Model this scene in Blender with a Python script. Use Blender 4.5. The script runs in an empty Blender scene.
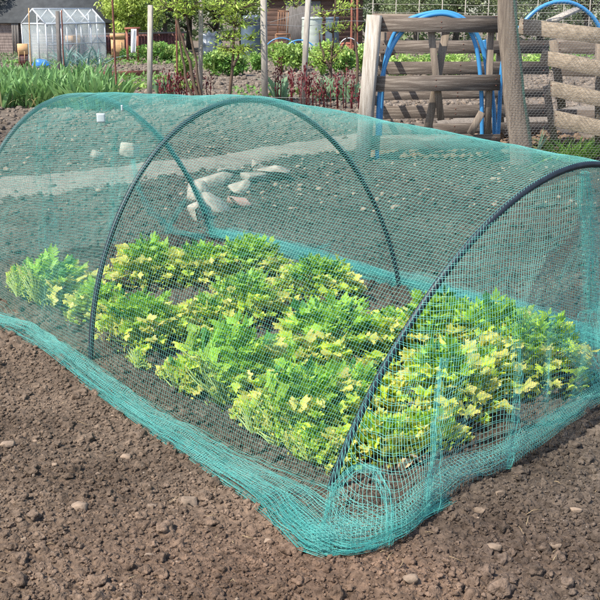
import bpy, math, random
import numpy as np
from mathutils import Vector
rng = np.random.default_rng(7)
random.seed(7)
PI = math.pi
SC = bpy.context.scene
COL = SC.collection

# ------------------------------------------------------------------ camera numbers
F, EYE = 1080.0, 1.5
PITCH = math.atan(295 / F)
cP, sP = math.cos(PITCH), math.sin(PITCH)

def G(px, py, z=0.0):
    """point at height z seen at photo pixel (600 px frame)"""
    a, b = (px - 300) / F, (300 - py) / F
    t = (z - EYE) / (-sP + b * cP)
    return np.array([a * t, (cP + b * sP) * t, z])

def AY(px, py, Y):
    """point at distance Y seen at photo pixel"""
    a, b = (px - 300) / F, (300 - py) / F
    t = Y / (cP + b * sP)
    return np.array([a * t, Y, EYE + (-sP + b * cP) * t])

def YG(py):
    return G(300, py)[1]

# ------------------------------------------------------------------ noise
def _h(i, j, seed):
    x = np.sin(i * 127.1 + j * 311.7 + seed * 74.7) * 43758.5453
    return x - np.floor(x)

def vnoise(x, y, seed=0):
    i, j = np.floor(x), np.floor(y)
    f, g = x - i, y - j
    f = f * f * (3 - 2 * f); g = g * g * (3 - 2 * g)
    a, b = _h(i, j, seed), _h(i + 1, j, seed)
    c, d = _h(i, j + 1, seed), _h(i + 1, j + 1, seed)
    return (a * (1 - f) + b * f) * (1 - g) + (c * (1 - f) + d * f) * g

def fbm(x, y, oct=3, seed=0):
    x = np.asarray(x, float); y = np.asarray(y, float)
    v = 0; a = 1; s = 0
    for k in range(oct):
        v = v + a * (vnoise(x * 2 ** k, y * 2 ** k, seed + k) - .5); s += a; a *= .5
    return v / s * 2

# ------------------------------------------------------------------ object helpers
def tag(o, label=None, cat=None, group=None, kind=None):
    if label: o['label'] = label
    if cat: o['category'] = cat
    if group: o['group'] = group
    if kind: o['kind'] = kind
    return o

def empty(name, loc=(0, 0, 0), label=None, cat=None, group=None):
    o = bpy.data.objects.new(name, None); COL.objects.link(o)
    o.location = tuple(float(v) for v in loc); o.empty_display_size = .1
    return tag(o, label, cat, group)

def mk(name, V, faces, mat, parent=None, cols=None, smooth=False):
    """faces: list of int arrays (n,3) or (n,4). V in world space; a parent's location is subtracted."""
    V = np.asarray(V, np.float64)
    if parent is not None:
        p = parent; off = np.zeros(3)
        while p is not None:
            off += np.array(p.location); p = p.parent
        V = V - off
    me = bpy.data.meshes.new(name)
    me.vertices.add(len(V)); me.vertices.foreach_set('co', V.astype(np.float32).ravel())
    idx = np.concatenate([np.asarray(f, np.int32).ravel() for f in faces])
    tot = np.concatenate([np.full(len(f), np.shape(f)[1], np.int32) for f in faces])
    st = np.concatenate([[0], np.cumsum(tot)[:-1]]).astype(np.int32)
    me.loops.add(len(idx)); me.loops.foreach_set('vertex_index', idx)
    me.polygons.add(len(tot)); me.polygons.foreach_set('loop_start', st); me.polygons.foreach_set('loop_total', tot)
    if smooth: me.polygons.foreach_set('use_smooth', np.ones(len(tot), bool))
    if cols is not None:
        at = me.color_attributes.new('Col', 'FLOAT_COLOR', 'POINT')
        c = np.ones((len(V), 4), np.float32); c[:, :3] = cols
        at.data.foreach_set('color', c.ravel())
    me.update(calc_edges=True)
    me.validate()
    if mat: me.materials.append(mat)
    o = bpy.data.objects.new(name, me); COL.objects.link(o)
    if parent is not None: o.parent = parent
    return o

class MB:
    """collects shapes as one mesh"""
    def __init__(s): s.V = []; s.f3 = []; s.f4 = []; s.C = []; s.n = 0
    def add(s, V, f3=None, f4=None, col=None):
        V = np.asarray(V, float)
        if f3 is not None and len(f3): s.f3.append(np.asarray(f3) + s.n)
        if f4 is not None and len(f4): s.f4.append(np.asarray(f4) + s.n)
        s.V.append(V); s.n += len(V)
        c = np.ones((len(V), 3)) * (np.array(col) if col is not None else 1.0)
        s.C.append(c)
        return s
    def build(s, name, mat, parent=None, smooth=False, color=False):
        fs = []
        if s.f3: fs.append(np.concatenate(s.f3))
        if s.f4: fs.append(np.concatenate(s.f4))
        return mk(name, np.concatenate(s.V), fs, mat, parent, np.concatenate(s.C) if color else None, smooth)
    def beam(s, a, b, w, h, up=(0, 0, 1), bev=.12, col=None):
        """board from a to b; w across (perpendicular to up), h along up; chamfered edges"""
        a, b = np.array(a, float), np.array(b, float); d = b - a; L = np.linalg.norm(d); d = d / L
        u = np.array(up, float); u = u - d * (u @ d); u /= np.linalg.norm(u); r = np.cross(d, u)
        c = min(w, h) * bev
        x, y = w / 2, h / 2
        prof = [(-x + c, -y), (x - c, -y), (x, -y + c), (x, y - c), (x - c, y), (-x + c, y), (-x, y - c), (-x, -y + c)]
        V = [a + r * p + u * q for p, q in prof] + [b + r * p + u * q for p, q in prof]
        f4 = [(i, (i + 1) % 8, (i + 1) % 8 + 8, i + 8) for i in range(8)]
        f4 += [(7, 4, 3, 0), (7, 6, 5, 4), (0, 3, 2, 1)][:0]
        f3 = [(0, i + 1, i) for i in range(1, 7)] + [(8, 8 + i, 8 + i + 1) for i in range(1, 7)]
        return s.add(V, f3, f4, col)
    def box(s, c, sx, sy, sz, rz=0, bev=.06, col=None):
        """box with base centre c"""
        c = np.array(c, float)
        u = np.array([-math.sin(rz), math.cos(rz), 0])
        return s.beam(c, c + np.array([0, 0, sz]), sx, sy, up=u, bev=bev, col=col)
    def tube(s, P, r, k=8, caps=True, col=None):
        P = np.array(P, float); n = len(P); r = np.broadcast_to(np.array(r, float), (n,))
        T = np.gradient(P, axis=0); T /= np.linalg.norm(T, axis=1)[:, None]
        u = np.array([0, 0, 1.]) if abs(T[0][2]) < .9 else np.array([1., 0, 0])
        V = []
        for i in range(n):
            u = u - T[i] * (u @ T[i]); u /= np.linalg.norm(u); w = np.cross(T[i], u)
            an = np.arange(k) * 2 * PI / k
            V.append(P[i] + r[i] * (np.cos(an)[:, None] * u + np.sin(an)[:, None] * w))
        V = np.concatenate(V); q = np.arange(k)
        f4 = np.concatenate([np.stack([i * k + q, i * k + (q + 1) % k, (i + 1) * k + (q + 1) % k, (i + 1) * k + q], 1) for i in range(n - 1)])
        f3 = []
        if caps:
            f3 = [(0, i + 1, i) for i in range(1, k - 1)] + [((n - 1) * k, (n - 1) * k + i, (n - 1) * k + i + 1) for i in range(1, k - 1)]
        return s.add(V, f3, f4, col)
    def lathe(s, c, prof, k=20, col=None):
        c = np.array(c, float); an = np.arange(k) * 2 * PI / k
        V = np.concatenate([c + np.stack([r * np.cos(an), r * np.sin(an), np.full(k, z)], 1) for r, z in prof])
        q = np.arange(k); n = len(prof)
        f4 = np.concatenate([np.stack([i * k + q, i * k + (q + 1) % k, (i + 1) * k + (q + 1) % k, (i + 1) * k + q], 1) for i in range(n - 1)])
        return s.add(V, None, f4, col)

def wob(P, n, amp, seed):
    """resample a polyline smoothly with a little wander"""
    P = np.array(P, float); d = np.r_[0, np.cumsum(np.linalg.norm(np.diff(P, axis=0), axis=1))]
    t = np.linspace(0, d[-1], n)
    Q = np.stack([np.interp(t, d, P[:, k]) for k in range(3)], 1)
    for _ in range(2): Q[1:-1] = (Q[:-2] + 2 * Q[1:-1] + Q[2:]) / 4
    for k in range(3): Q[:, k] += amp * fbm(t * 6 / max(d[-1], .01) + seed * 3.1, t * 0 + k * 5.3 + seed, 2)
    return Q

# icosphere base
def ico(sub=1):
    t = (1 + 5 ** .5) / 2
    V = [(-1, t, 0), (1, t, 0), (-1, -t, 0), (1, -t, 0), (0, -1, t), (0, 1, t), (0, -1, -t), (0, 1, -t), (t, 0, -1), (t, 0, 1), (-t, 0, -1), (-t, 0, 1)]
    Fc = [(0, 11, 5), (0, 5, 1), (0, 1, 7), (0, 7, 10), (0, 10, 11), (1, 5, 9), (5, 11, 4), (11, 10, 2), (10, 7, 6), (7, 1, 8), (3, 9, 4), (3, 4, 2), (3, 2, 6), (3, 6, 8), (3, 8, 9), (4, 9, 5), (2, 4, 11), (6, 2, 10), (8, 6, 7), (9, 8, 1)]
    V = [np.array(v) / np.linalg.norm(v) for v in V]
    for _ in range(sub):
        m = {}; N = []
        def mid(a, b):
            k = (min(a, b), max(a, b))
            if k not in m:
                p = V[a] + V[b]; V.append(p / np.linalg.norm(p)); m[k] = len(V) - 1
            return m[k]
        for a, b, c in Fc:
            x, y, z = mid(a, b), mid(b, c), mid(c, a)
            N += [(a, x, z), (b, y, x), (c, z, y), (x, y, z)]
        Fc = N
    return np.array(V), np.array(Fc)
ICO1, ICO2, ICO3 = ico(1), ico(2), ico(3)

def rocks(P, R, base=ICO1, flat=.75, rough=.3, seed=0):
    """many deformed pebbles as arrays: P (n,3), R (n,)"""
    B, Fc = base; n = len(P); r = np.random.default_rng(seed)
    sc = r.uniform(.65, 1.2, (n, 3)); sc[:, 2] *= flat
    rz = r.uniform(0, 2 * PI, n); q = r.normal(size=(n, 3)) * 2.2
    D = B[None] * (1 + rough * (np.sin(B[None] @ np.eye(3) * 3.1 + q[:, None]).prod(2) * 1.3 + .35 * np.sin(B[None, :, [1, 2, 0]] * 6.3 + q[:, None] * 2).sum(2) * .4))[..., None]
    D = D * sc[:, None] * R[:, None, None]
    c, s = np.cos(rz)[:, None], np.sin(rz)[:, None]
    X = D[..., 0] * c - D[..., 1] * s; Y = D[..., 0] * s + D[..., 1] * c
    V = np.stack([X, Y, D[..., 2]], 2) + P[:, None]
    f = (Fc[None] + (np.arange(n) * len(B))[:, None, None]).reshape(-1, 3)
    return V.reshape(-1, 3), f

# ------------------------------------------------------------------ materials
def nt(name):
    m = bpy.data.materials.new(name); m.use_nodes = True
    t = m.node_tree; b = t.nodes['Principled BSDF']
    return m, t, b

def pmat(name, c1, c2=None, scale=8, rough=.7, bump=0, bscale=30, stretch=(1, 1, 1), attr=False, metallic=0, transl=0, spec=.5, detail=6, third=None, coords='Object', lo=.35, hi=.65):
    m, t, b = nt(name); N, L = t.nodes, t.links
    tc = N.new('ShaderNodeTexCoord'); mp = N.new('ShaderNodeMapping'); mp.inputs['Scale'].default_value = stretch
    L.new(tc.outputs[coords], mp.inputs[0])
    nz = N.new('ShaderNodeTexNoise'); nz.inputs['Scale'].default_value = scale; nz.inputs['Detail'].default_value = detail
    L.new(mp.outputs[0], nz.inputs['Vector'])
    rp = N.new('ShaderNodeValToRGB'); L.new(nz.outputs['Fac'], rp.inputs[0])
    c2 = c2 or tuple(x * .7 for x in c1)
    rp.color_ramp.elements[0].color = (*c1, 1); rp.color_ramp.elements[0].position = lo
    rp.color_ramp.elements[1].color = (*c2, 1); rp.color_ramp.elements[1].position = hi
    if third:
        e = rp.color_ramp.elements.new(.5); e.color = (*third, 1)
    out = rp.outputs[0]
    if attr:
        at = N.new('ShaderNodeAttribute'); at.attribute_name = 'Col'
        mx = N.new('ShaderNodeMix'); mx.data_type = 'RGBA'; mx.blend_type = 'MULTIPLY'; mx.inputs[0].default_value = 1
        L.new(at.outputs['Color'], mx.inputs[6]); L.new(out, mx.inputs[7]); out = mx.outputs[2]
    L.new(out, b.inputs['Base Color'])
    b.inputs['Roughness'].default_value = rough; b.inputs['Metallic'].default_value = metallic
    b.inputs['Specular IOR Level'].default_value = spec
    if bump:
        n2 = N.new('ShaderNodeTexNoise'); n2.inputs['Scale'].default_value = bscale; n2.inputs['Detail'].default_value = 8
        L.new(mp.outputs[0], n2.inputs['Vector'])
        bp = N.new('ShaderNodeBump'); bp.inputs['Strength'].default_value = 1; bp.inputs['Distance'].default_value = bump
        L.new(n2.outputs['Fac'], bp.inputs['Height']); L.new(bp.outputs[0], b.inputs['Normal'])
    if transl:
        tr = N.new('ShaderNodeBsdfTranslucent'); ms = N.new('ShaderNodeMixShader'); ms.inputs[0].default_value = transl
        L.new(out, tr.inputs[0]); L.new(b.outputs[0], ms.inputs[1]); L.new(tr.outputs[0], ms.inputs[2])
        L.new(ms.outputs[0], N['Material Output'].inputs['Surface'])
    return m

def soil_mat(name, dark, mid, pale, specks=True):
    m, t, b = nt(name); N, L = t.nodes, t.links
    tc = N.new('ShaderNodeTexCoord')
    def noise(s, d=6):
        n = N.new('ShaderNodeTexNoise'); n.inputs['Scale'].default_value = s; n.inputs['Detail'].default_value = d
        L.new(tc.outputs['Object'], n.inputs['Vector']); return n
    def ramp(src, stops):
        r = N.new('ShaderNodeValToRGB'); L.new(src, r.inputs[0]); e = r.color_ramp.elements
        while len(e) < len(stops): e.new(.5)
        for x, (p, c) in zip(e, stops): x.position = p; x.color = (*c, 1)
        return r.outputs[0]
    a = ramp(noise(2.2, 5).outputs['Fac'], [(.3, dark), (.55, mid), (.75, tuple(x * 1.15 for x in mid))])
    c = ramp(noise(45, 5).outputs['Fac'], [(.3, (.5, .48, .46)), (.5, (1, 1, 1)), (.72, (1.45, 1.42, 1.38))])
    mx = N.new('ShaderNodeMix'); mx.data_type = 'RGBA'; mx.blend_type = 'MULTIPLY'; mx.inputs[0].default_value = 1
    L.new(a, mx.inputs[6]); L.new(c, mx.inputs[7]); out = mx.outputs[2]
    if specks:
        sp = ramp(noise(95, 2).outputs['Fac'], [(.70, (0, 0, 0)), (.78, (1, 1, 1))])
        m2 = N.new('ShaderNodeMix'); m2.data_type = 'RGBA'; L.new(sp, m2.inputs[0]); L.new(out, m2.inputs[6]); m2.inputs[7].default_value = (*pale, 1)
        out = m2.outputs[2]
    L.new(out, b.inputs['Base Color']); b.inputs['Roughness'].default_value = .95; b.inputs['Specular IOR Level'].default_value = .2
    bp = N.new('ShaderNodeBump'); bp.inputs['Strength'].default_value = 1; bp.inputs['Distance'].default_value = .012
    L.new(noise(110, 10).outputs['Fac'], bp.inputs['Height']); L.new(bp.outputs[0], b.inputs['Normal'])
    return m

M = {}
M['soil'] = soil_mat('soil', (.092, .065, .046), (.136, .099, .071), (.36, .30, .24))
M['crumb'] = soil_mat('crumb', (.104, .074, .052), (.155, .113, .082), (.36, .30, .24))
M['path'] = soil_mat('path', (.19, .155, .125), (.245, .205, .165), (.42, .38, .33))
M['stone'] = pmat('stone', (.30, .215, .15), (.16, .115, .08), 30, .85, .003, 90)
M['rubble'] = pmat('rubble', (.40, .34, .27), (.18, .15, .12), 9, .85, .016, 22)
M['rubble_pink'] = pmat('rubble_pink', (.5, .30, .24), (.38, .22, .17), 14, .85, .004, 50)
M['net'] = pmat('net', (.19, .54, .47), (.10, .42, .37), 3, .40, spec=.7)
M['netd'] = pmat('net_dense', (.11, .47, .42), (.06, .36, .33), 3, .4, spec=.6)
M['pipe'] = pmat('pipe', (.012, .018, .026), (.02, .028, .038), 30, .5, .0006, 120, spec=.4)
M['leaf'] = pmat('leaf', (1.0, 1.0, 1.0), (.72, .8, .7), 22, .5, .001, 120, attr=True, transl=.45)
M['leafbg'] = pmat('leaf_background', (1, 1, 1), (.7, .75, .7), 3, .55, attr=True, transl=.3)
M['dry'] = pmat('dry_leaf', (.55, .42, .24), (.36, .25, .14), 25, .8, .002, 80, transl=.15)
M['stalk'] = pmat('stalk', (.32, .42, .12), (.25, .34, .09), 20, .45)
M['wood'] = pmat('wood', (.27, .215, .165), (.17, .13, .10), 7, .85, .003, 20, (1, 1, 9), third=(.23, .18, .14))
M['woodv'] = pmat('wood_upright', (.27, .215, .165), (.15, .115, .09), 3, .85, .003, 20, (22, 22, 1.3), third=(.21, .165, .125))
M['woodx'] = pmat('wood_board', (.27, .225, .185), (.125, .10, .08), 3, .85, .003, 20, (1.2, 16, 22), third=(.13, .10, .08))
M['woodtan'] = pmat('wood_tan', (.37, .305, .235), (.20, .16, .12), 3, .85, .003, 20, (1.2, 16, 22), third=(.30, .235, .165))
M['woodpale'] = pmat('wood_pale', (.50, .45, .39), (.30, .25, .20), 4, .85, .003, 20, (16, 16, 1.3))
M['postgrey'] = pmat('post_grey', (.42, .38, .33), (.28, .25, .21), 6, .85, .002, 20, (8, 8, 1))
M['postdark'] = pmat('post_dark', (.17, .15, .14), (.10, .09, .08), 6, .85, .002, 20, (8, 8, 1))
M['rust'] = pmat('rust', (.22, .08, .05), (.13, .05, .035), 20, .8)
M['bluepipe'] = pmat('blue_pipe', (.05, .25, .54), (.06, .29, .58), 4, .3, spec=.6)
M['wire'] = pmat('wire', (.30, .30, .29), (.2, .2, .2), 4, .5, metallic=.5)
M['wiregreen'] = pmat('wire_green', (.10, .30, .24), (.07, .22, .18), 4, .5)
M['alu'] = pmat('aluminium', (.62, .64, .66), (.5, .52, .55), 4, .4, metallic=.3)
M['slate'] = pmat('roof_felt', (.055, .06, .064), (.035, .038, .042), 5, .9, .004, 40)
M['shedwall'] = pmat('shed_wall', (.24, .19, .17), (.13, .10, .09), 5, .85, .003, 20, (6, 6, 1))
M['shedbrown'] = pmat('shed_brown', (.12, .065, .045), (.07, .04, .03), 5, .85, .003, 20, (1, 1, 6))
M['maroon'] = pmat('maroon_paint', (.13, .035, .03), (.07, .025, .022), 5, .7, .002, 20, (1, 1, 6))
M['orange'] = pmat('orange_ply', (.62, .38, .18), (.50, .29, .13), 5, .6, .001, 20, (1, 1, 6))
M['white'] = pmat('white_cloth', (.8, .8, .78), (.65, .66, .68), 5, .8, .004, 10)
M['bluebag'] = pmat('blue_bag', (.03, .16, .55), (.03, .22, .66), 8, .4, .01, 12)
M['barrel'] = pmat('barrel', (.10, .14, .18), (.07, .10, .13), 4, .45)
M['tankpale'] = pmat('tank', (.50, .54, .48), (.40, .44, .38), 4, .5)
M['tarp'] = pmat('tarp', (.05, .06, .075), (.12, .15, .19), 6, .3, .01, 9)
M['terracotta'] = pmat('terracotta', (.36, .13, .08), (.26, .09, .06), 8, .8)
M['bark'] = pmat('bark', (.13, .085, .055), (.07, .045, .03), 14, .9, .004, 40, (1, 1, .3))
M['barkbg'] = pmat('bark_background', (.10, .085, .065), (.06, .05, .04), 14, .9, .004, 40, (1, 1, .3))
M['redstem'] = pmat('red_stem', (.20, .025, .03), (.11, .015, .02), 14, .5, transl=.1)
M['wicker'] = pmat('wicker', (.30, .15, .08), (.2, .1, .05), 14, .7)
M['tag'] = pmat('plastic_tag', (.5, .56, .57), (.45, .5, .5), 4, .4)
M['farsoil'] = soil_mat('far_soil', (.17, .125, .09), (.24, .18, .135), (.42, .36, .30))
g_, t_, b_ = nt('greenhouse_glass')
b_.inputs['Base Color'].default_value = (.85, .93, .92, 1); b_.inputs['Roughness'].default_value = .08
b_.inputs['Transmission Weight'].default_value = .0; b_.inputs['Alpha'].default_value = .17; b_.inputs['Specular IOR Level'].default_value = .9
M['glass'] = g_

# ------------------------------------------------------------------ tunnel curves
HQ = {2: [-0.914, 4.492, 0.54, 5.654, -0.073, 0.097, 1.063, -0.048, -0.003, 0.009, -0.004],
      1: [0.098, 3.2, 1.44, 4.401, 0.247, 0.012, 0.933, -0.028, -0.023, 0.019, -0.022],
      3: [-1.791, 5.896, -0.578, 6.997, -0.167, 0.017, 0.933, -0.009, -0.027, -0.031, -0.052]}
def hoop(h, w):
    q = HQ[h]; w = np.asarray(w, float); t = (w * PI)[..., None]
    a = np.array([q[0], q[1], 0]); b = np.array([q[2], q[3], 0]); V = np.array([q[4], q[5], q[6]]); W = (a - b) / 2; Z = np.array([0, 0, 1.])
    return (a + b) / 2 + np.cos(t) * W + np.sin(t) * V + (q[7] * np.sin(2 * t) + q[8] * (np.cos(3 * t) - np.cos(t))) * W + (q[9] * np.sin(2 * t) + q[10] * np.sin(3 * t)) * Z
A1, A2, A3 = (hoop(h, 0.) for h in (1, 2, 3)); B1, B2, B3 = (hoop(h, 1.) for h in (1, 2, 3))
AX = (A1 - A3); AX = AX / np.linalg.norm(AX)               # tunnel axis towards the near end
LAT = np.array([AX[1], -AX[0], 0]); LAT = LAT if LAT @ (B2 - A2) > 0 else -LAT

E_px = [(-60, 330), (-25, 332), (0, 336), (25, 341), (50, 360), (75, 382), (100, 402), (125, 423), (150, 443), (175, 461), (200, 477), (225, 491), (250, 507), (275, 527), (294, 548), (312, 563)]
E_w = np.array([G(*p) for p in E_px])
N_px = [(314, 562), (332, 560), (352, 555), (380, 549), (405, 541), (430, 517), (460, 498), (506, 478), (540, 455), (570, 430), (605, 405), (650, 382)]
N_w = np.array([G(*p) for p in N_px])

# ------------------------------------------------------------------ ground
def inside(X, Y):
    """1 within the cropped strip under the tunnel"""
    P = np.stack([X - A3[0], Y - A3[1]], -1)
    u = P @ AX[:2]; v = P @ LAT[:2]
    return u, v

def base_h(X, Y):
    X = np.asarray(X, float); Y = np.asarray(Y, float)
    near = np.clip((14 - Y) / 4, 0, 1)
    h = .030 * fbm(X * 1.3, Y * 1.3, 3, 11) * near
    u, v = inside(X, Y)
    # earth drawn up outside the net's near edge and round its near corner
    h += .018 * np.exp(-((v + .28) / .10) ** 2) * near * (u > -.5)
    h += .03 * np.exp(-(((X - .12) / .30) ** 2 + ((Y - 2.60) / .09) ** 2))
    h += .03 * np.exp(-(((X - .85) / .5) ** 2 + ((Y - 3.10) / .14) ** 2))
    # shallow dip along the foot of the near edge
    return h

def graded(a, b, step, outer, grow, lo, hi):
    c = list(np.arange(a, b, step)); s = step; x = c[-1]
    while x < hi: s = min(s * grow, outer); x += s; c.append(x)
    s = step; x = a; l = []
    while x > lo: s = min(s * grow, outer); x -= s; l.append(x)
    return np.array(l[::-1] + c)
gx = graded(-1.75, 1.85, .0044, 2.0, 1.035, -60, 60)
ys = [2.3]
while ys[-1] < 11.0: ys.append(ys[-1] + .0044 * max(1, (ys[-1] / 3.9) ** 1.6))
s = ys[-1] - ys[-2]
while ys[-1] < 140: s = min(s * 1.03, 4); ys.append(ys[-1] + s)
yl = []; y = 2.3; s = .005
while y > -20: s = min(s * 1.12, 2); y -= s; yl.append(y)
gy = np.array(yl[::-1] + ys)
GX, GY = np.meshgrid(gx, gy)
HB = base_h(GX, GY)
HC = np.zeros_like(HB)
def splat(px, py, pr, hh):
    i0 = np.searchsorted(gx, px - pr); i1 = np.searchsorted(gx, px + pr)
    j0 = np.searchsorted(gy, py - pr); j1 = np.searchsorted(gy, py + pr)
    ang = rng.uniform(0, PI, len(px)); asp = rng.uniform(.65, 1, len(px))
    for k in range(len(px)):
        a, b, c, d = i0[k], i1[k], j0[k], j1[k]
        if b - a < 2 or d - c < 2: continue
        dx = gx[a:b][None] - px[k]; dy = gy[c:d][:, None] - py[k]
        ca, sa = math.cos(ang[k]), math.sin(ang[k])
        q = ((dx * ca + dy * sa) ** 2 + ((dy * ca - dx * sa) / asp[k]) ** 2) / pr[k] ** 2
        z = hh[k] * np.sqrt(np.clip(1 - q, 0, 1))
        np.maximum(HC[c:d, a:b], z, out=HC[c:d, a:b])
def sprinkle(n, x0, x1, y0, y1, rmin, rmax, pw=2.2, flat=.8):
    px = rng.uniform(x0, x1, n); py = rng.uniform(y0, y1, n)
    r = rmin * (1 - rng.random(n) * (1 - (rmin / rmax) ** pw)) ** (-1 / pw)
    return px, py, r, r * rng.uniform(.5, 1, n) * flat
splat(*sprinkle(62000, -1.75, 1.9, 2.3, 4.7, .0068, .026, 3.3, 1.0))
splat(*sprinkle(22000, -2.6, 2.8, 4.6, 8.0, .012, .045, 2.6, 1.0))
splat(*sprinkle(12000, -4.5, 4.2, 8.0, 13.5, .018, .06, 2.4))
splat(*sprinkle(9000, -7, 6, 13.5, 22, .03, .09, 2.4))
clodmask = np.clip(.85 + .7 * fbm(GX * 2.1, GY * 2.1, 2, 31), .25, 1.25)
HT = HB + HC * clodmask
def ground_h(x, y):
    x = np.atleast_1d(x); y = np.atleast_1d(y)
    i = np.clip(np.searchsorted(gx, x), 0, len(gx) - 1); j = np.clip(np.searchsorted(gy, y), 0, len(gy) - 1)
    return HT[j, i]
nx, ny = len(gx), len(gy)
jj, ii = np.meshgrid(np.arange(ny - 1), np.arange(nx - 1), indexing='ij')
q0 = (jj * nx + ii).ravel()
gf = np.stack([q0, q0 + 1, q0 + nx + 1, q0 + nx], 1)
# colour that stays put: redder worked soil at the near corner, greyer drier soil behind and beneath the net
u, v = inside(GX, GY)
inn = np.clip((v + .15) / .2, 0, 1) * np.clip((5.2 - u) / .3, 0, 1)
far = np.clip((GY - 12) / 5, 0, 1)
red = np.exp(-(((GX - .2) / .9) ** 2 + ((GY - 2.7) / .35) ** 2))
jit = 1 + .18 * fbm(GX * 3, GY * 3, 3, 77)
cg = np.ones(GX.shape + (3,))
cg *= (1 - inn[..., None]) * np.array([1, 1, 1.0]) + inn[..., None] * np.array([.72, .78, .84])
cg *= 1 + red[..., None] * np.array([.16, .04, .0])
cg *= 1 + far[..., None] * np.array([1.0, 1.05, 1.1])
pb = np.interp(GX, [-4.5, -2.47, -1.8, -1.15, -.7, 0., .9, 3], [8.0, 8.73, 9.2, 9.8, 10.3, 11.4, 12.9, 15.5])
dark_back = np.clip((v - 1.55) / .3, 0, 1) * np.clip((pb - GY) / .15 + .3, 0, 1) * np.clip((GX + 3.2) / .8, 0, 1)  # soil colour darkened from the tunnel's far side up to the path
dark_back *= np.clip(.75 + .5 * fbm(GX * 1.7, GY * 1.7, 3, 71), .35, 1)
cg *= 1 - dark_back[..., None] * np.array([.34, .31, .28])
cg *= jit[..., None]
def attrmul(m):
    t = m.node_tree; b = t.nodes['Principled BSDF']; src = b.inputs['Base Color'].links[0].from_socket
    at = t.nodes.new('ShaderNodeAttribute'); at.attribute_name = 'Col'
    mx = t.nodes.new('ShaderNodeMix'); mx.data_type = 'RGBA'; mx.blend_type = 'MULTIPLY'; mx.inputs[0].default_value = 1
    t.links.new(at.outputs['Color'], mx.inputs[6]); t.links.new(src, mx.inputs[7]); t.links.new(mx.outputs[2], b.inputs['Base Color'])
attrmul(M['soil']); attrmul(M['crumb'])
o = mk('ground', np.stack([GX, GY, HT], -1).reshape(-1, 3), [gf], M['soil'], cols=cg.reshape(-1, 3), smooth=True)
tag(o, kind='structure')

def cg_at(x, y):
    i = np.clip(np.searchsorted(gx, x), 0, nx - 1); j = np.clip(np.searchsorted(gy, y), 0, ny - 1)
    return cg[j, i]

# loose crumbs and clods lying on the soil
def crumbs(n, x0, x1, y0, y1, rmin, rmax, base, seed, sink=.15):
    px, py, r, _ = sprinkle(n, x0, x1, y0, y1, rmin, rmax, 2.0)
    z = ground_h(px, py) + r * sink
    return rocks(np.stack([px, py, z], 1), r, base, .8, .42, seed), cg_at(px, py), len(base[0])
mb = MB()
for a in [(1500, -1.6, 1.7, 2.35, 4.4, .009, .028, ICO2, 1), (34000, -1.7, 1.8, 2.35, 4.6, .0032, .0095, ICO1, 2),
          (3500, -2.6, 2.6, 4.4, 8.2, .008, .03, ICO1, 3), (3500, -3.6, 3.8, 8, 13, .012, .04, ICO1, 4), (5000, -6, 5, 13, 21, .02, .06, ICO1, 6), (7000, -11, 8, 21, 36, .025, .08, ICO1, 8)]:
    (V_, f_), c_, nb = crumbs(*a)
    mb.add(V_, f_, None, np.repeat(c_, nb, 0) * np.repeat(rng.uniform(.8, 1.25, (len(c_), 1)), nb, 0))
o = mb.build('soil_crumbs', M['crumb'], smooth=False, color=True)
tag(o, 'loose brown crumbs and clods of earth strewn over the dug soil', 'soil', kind='stuff')
# tiny pale grit
px, py, r, _ = sprinkle(1500, -3.5, 3.6, 2.35, 12, .003, .009)
V_, f_ = rocks(np.stack([px, py, ground_h(px, py) + r * .4], 1), r, ICO1, .7, .3, 9)
px2, py2, r2, _ = sprinkle(2600, -6, 4, 8.0, 19, .010, .034)
V2, f2 = rocks(np.stack([px2, py2, ground_h(px2, py2) + r2 * .4], 1), r2, ICO1, .7, .3, 19)
o = MB().add(V_, f_).add(V2, f2).build('grit', M['stone'], smooth=True)
tag(o, 'pale grit and tiny pebbles scattered through the soil', 'gravel', kind='stuff')
# bits of straw
mb = MB()
for k in range(160):
    x, y = rng.uniform(-1.6, 1.7), rng.uniform(2.4, 5)
    a = rng.uniform(0, PI); L = rng.uniform(.012, .05); z = ground_h(x, y)[0] + .004
    d = np.array([math.cos(a), math.sin(a), rng.uniform(-.1, .3)]) * L
    mb.tube([np.array([x, y, z]), np.array([x, y, z + .002]) + d / 2 + rng.normal(size=3) * .002, np.array([x, y, z]) + d], .0009, 4)
tag(mb.build('straw_bits', M['dry']), 'short dry straw and root bits lying on the soil', 'debris', kind='stuff')

import bmesh
def hull(size, seed, n=16):
    r_ = np.random.default_rng(seed); p = r_.uniform(-1, 1, (n, 3)); p /= np.abs(p).max(1)[:, None] ** .75
    bm = bmesh.new()
    for q_ in p * size: bm.verts.new(q_)
    o_ = bmesh.ops.convex_hull(bm, input=bm.verts)
    bmesh.ops.delete(bm, geom=[v_ for v_ in bm.verts if not v_.link_faces], context='VERTS')
    bmesh.ops.bevel(bm, geom=bm.edges[:], offset=min(size) * .12, segments=1, affect='EDGES')
    bmesh.ops.triangulate(bm, faces=bm.faces[:])
    bm.verts.ensure_lookup_table()
    V = np.array([v_.co[:] for v_ in bm.verts]); f = np.array([[v_.index for v_ in fa.verts] for fa in bm.faces]); bm.free()
    return V, f
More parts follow.
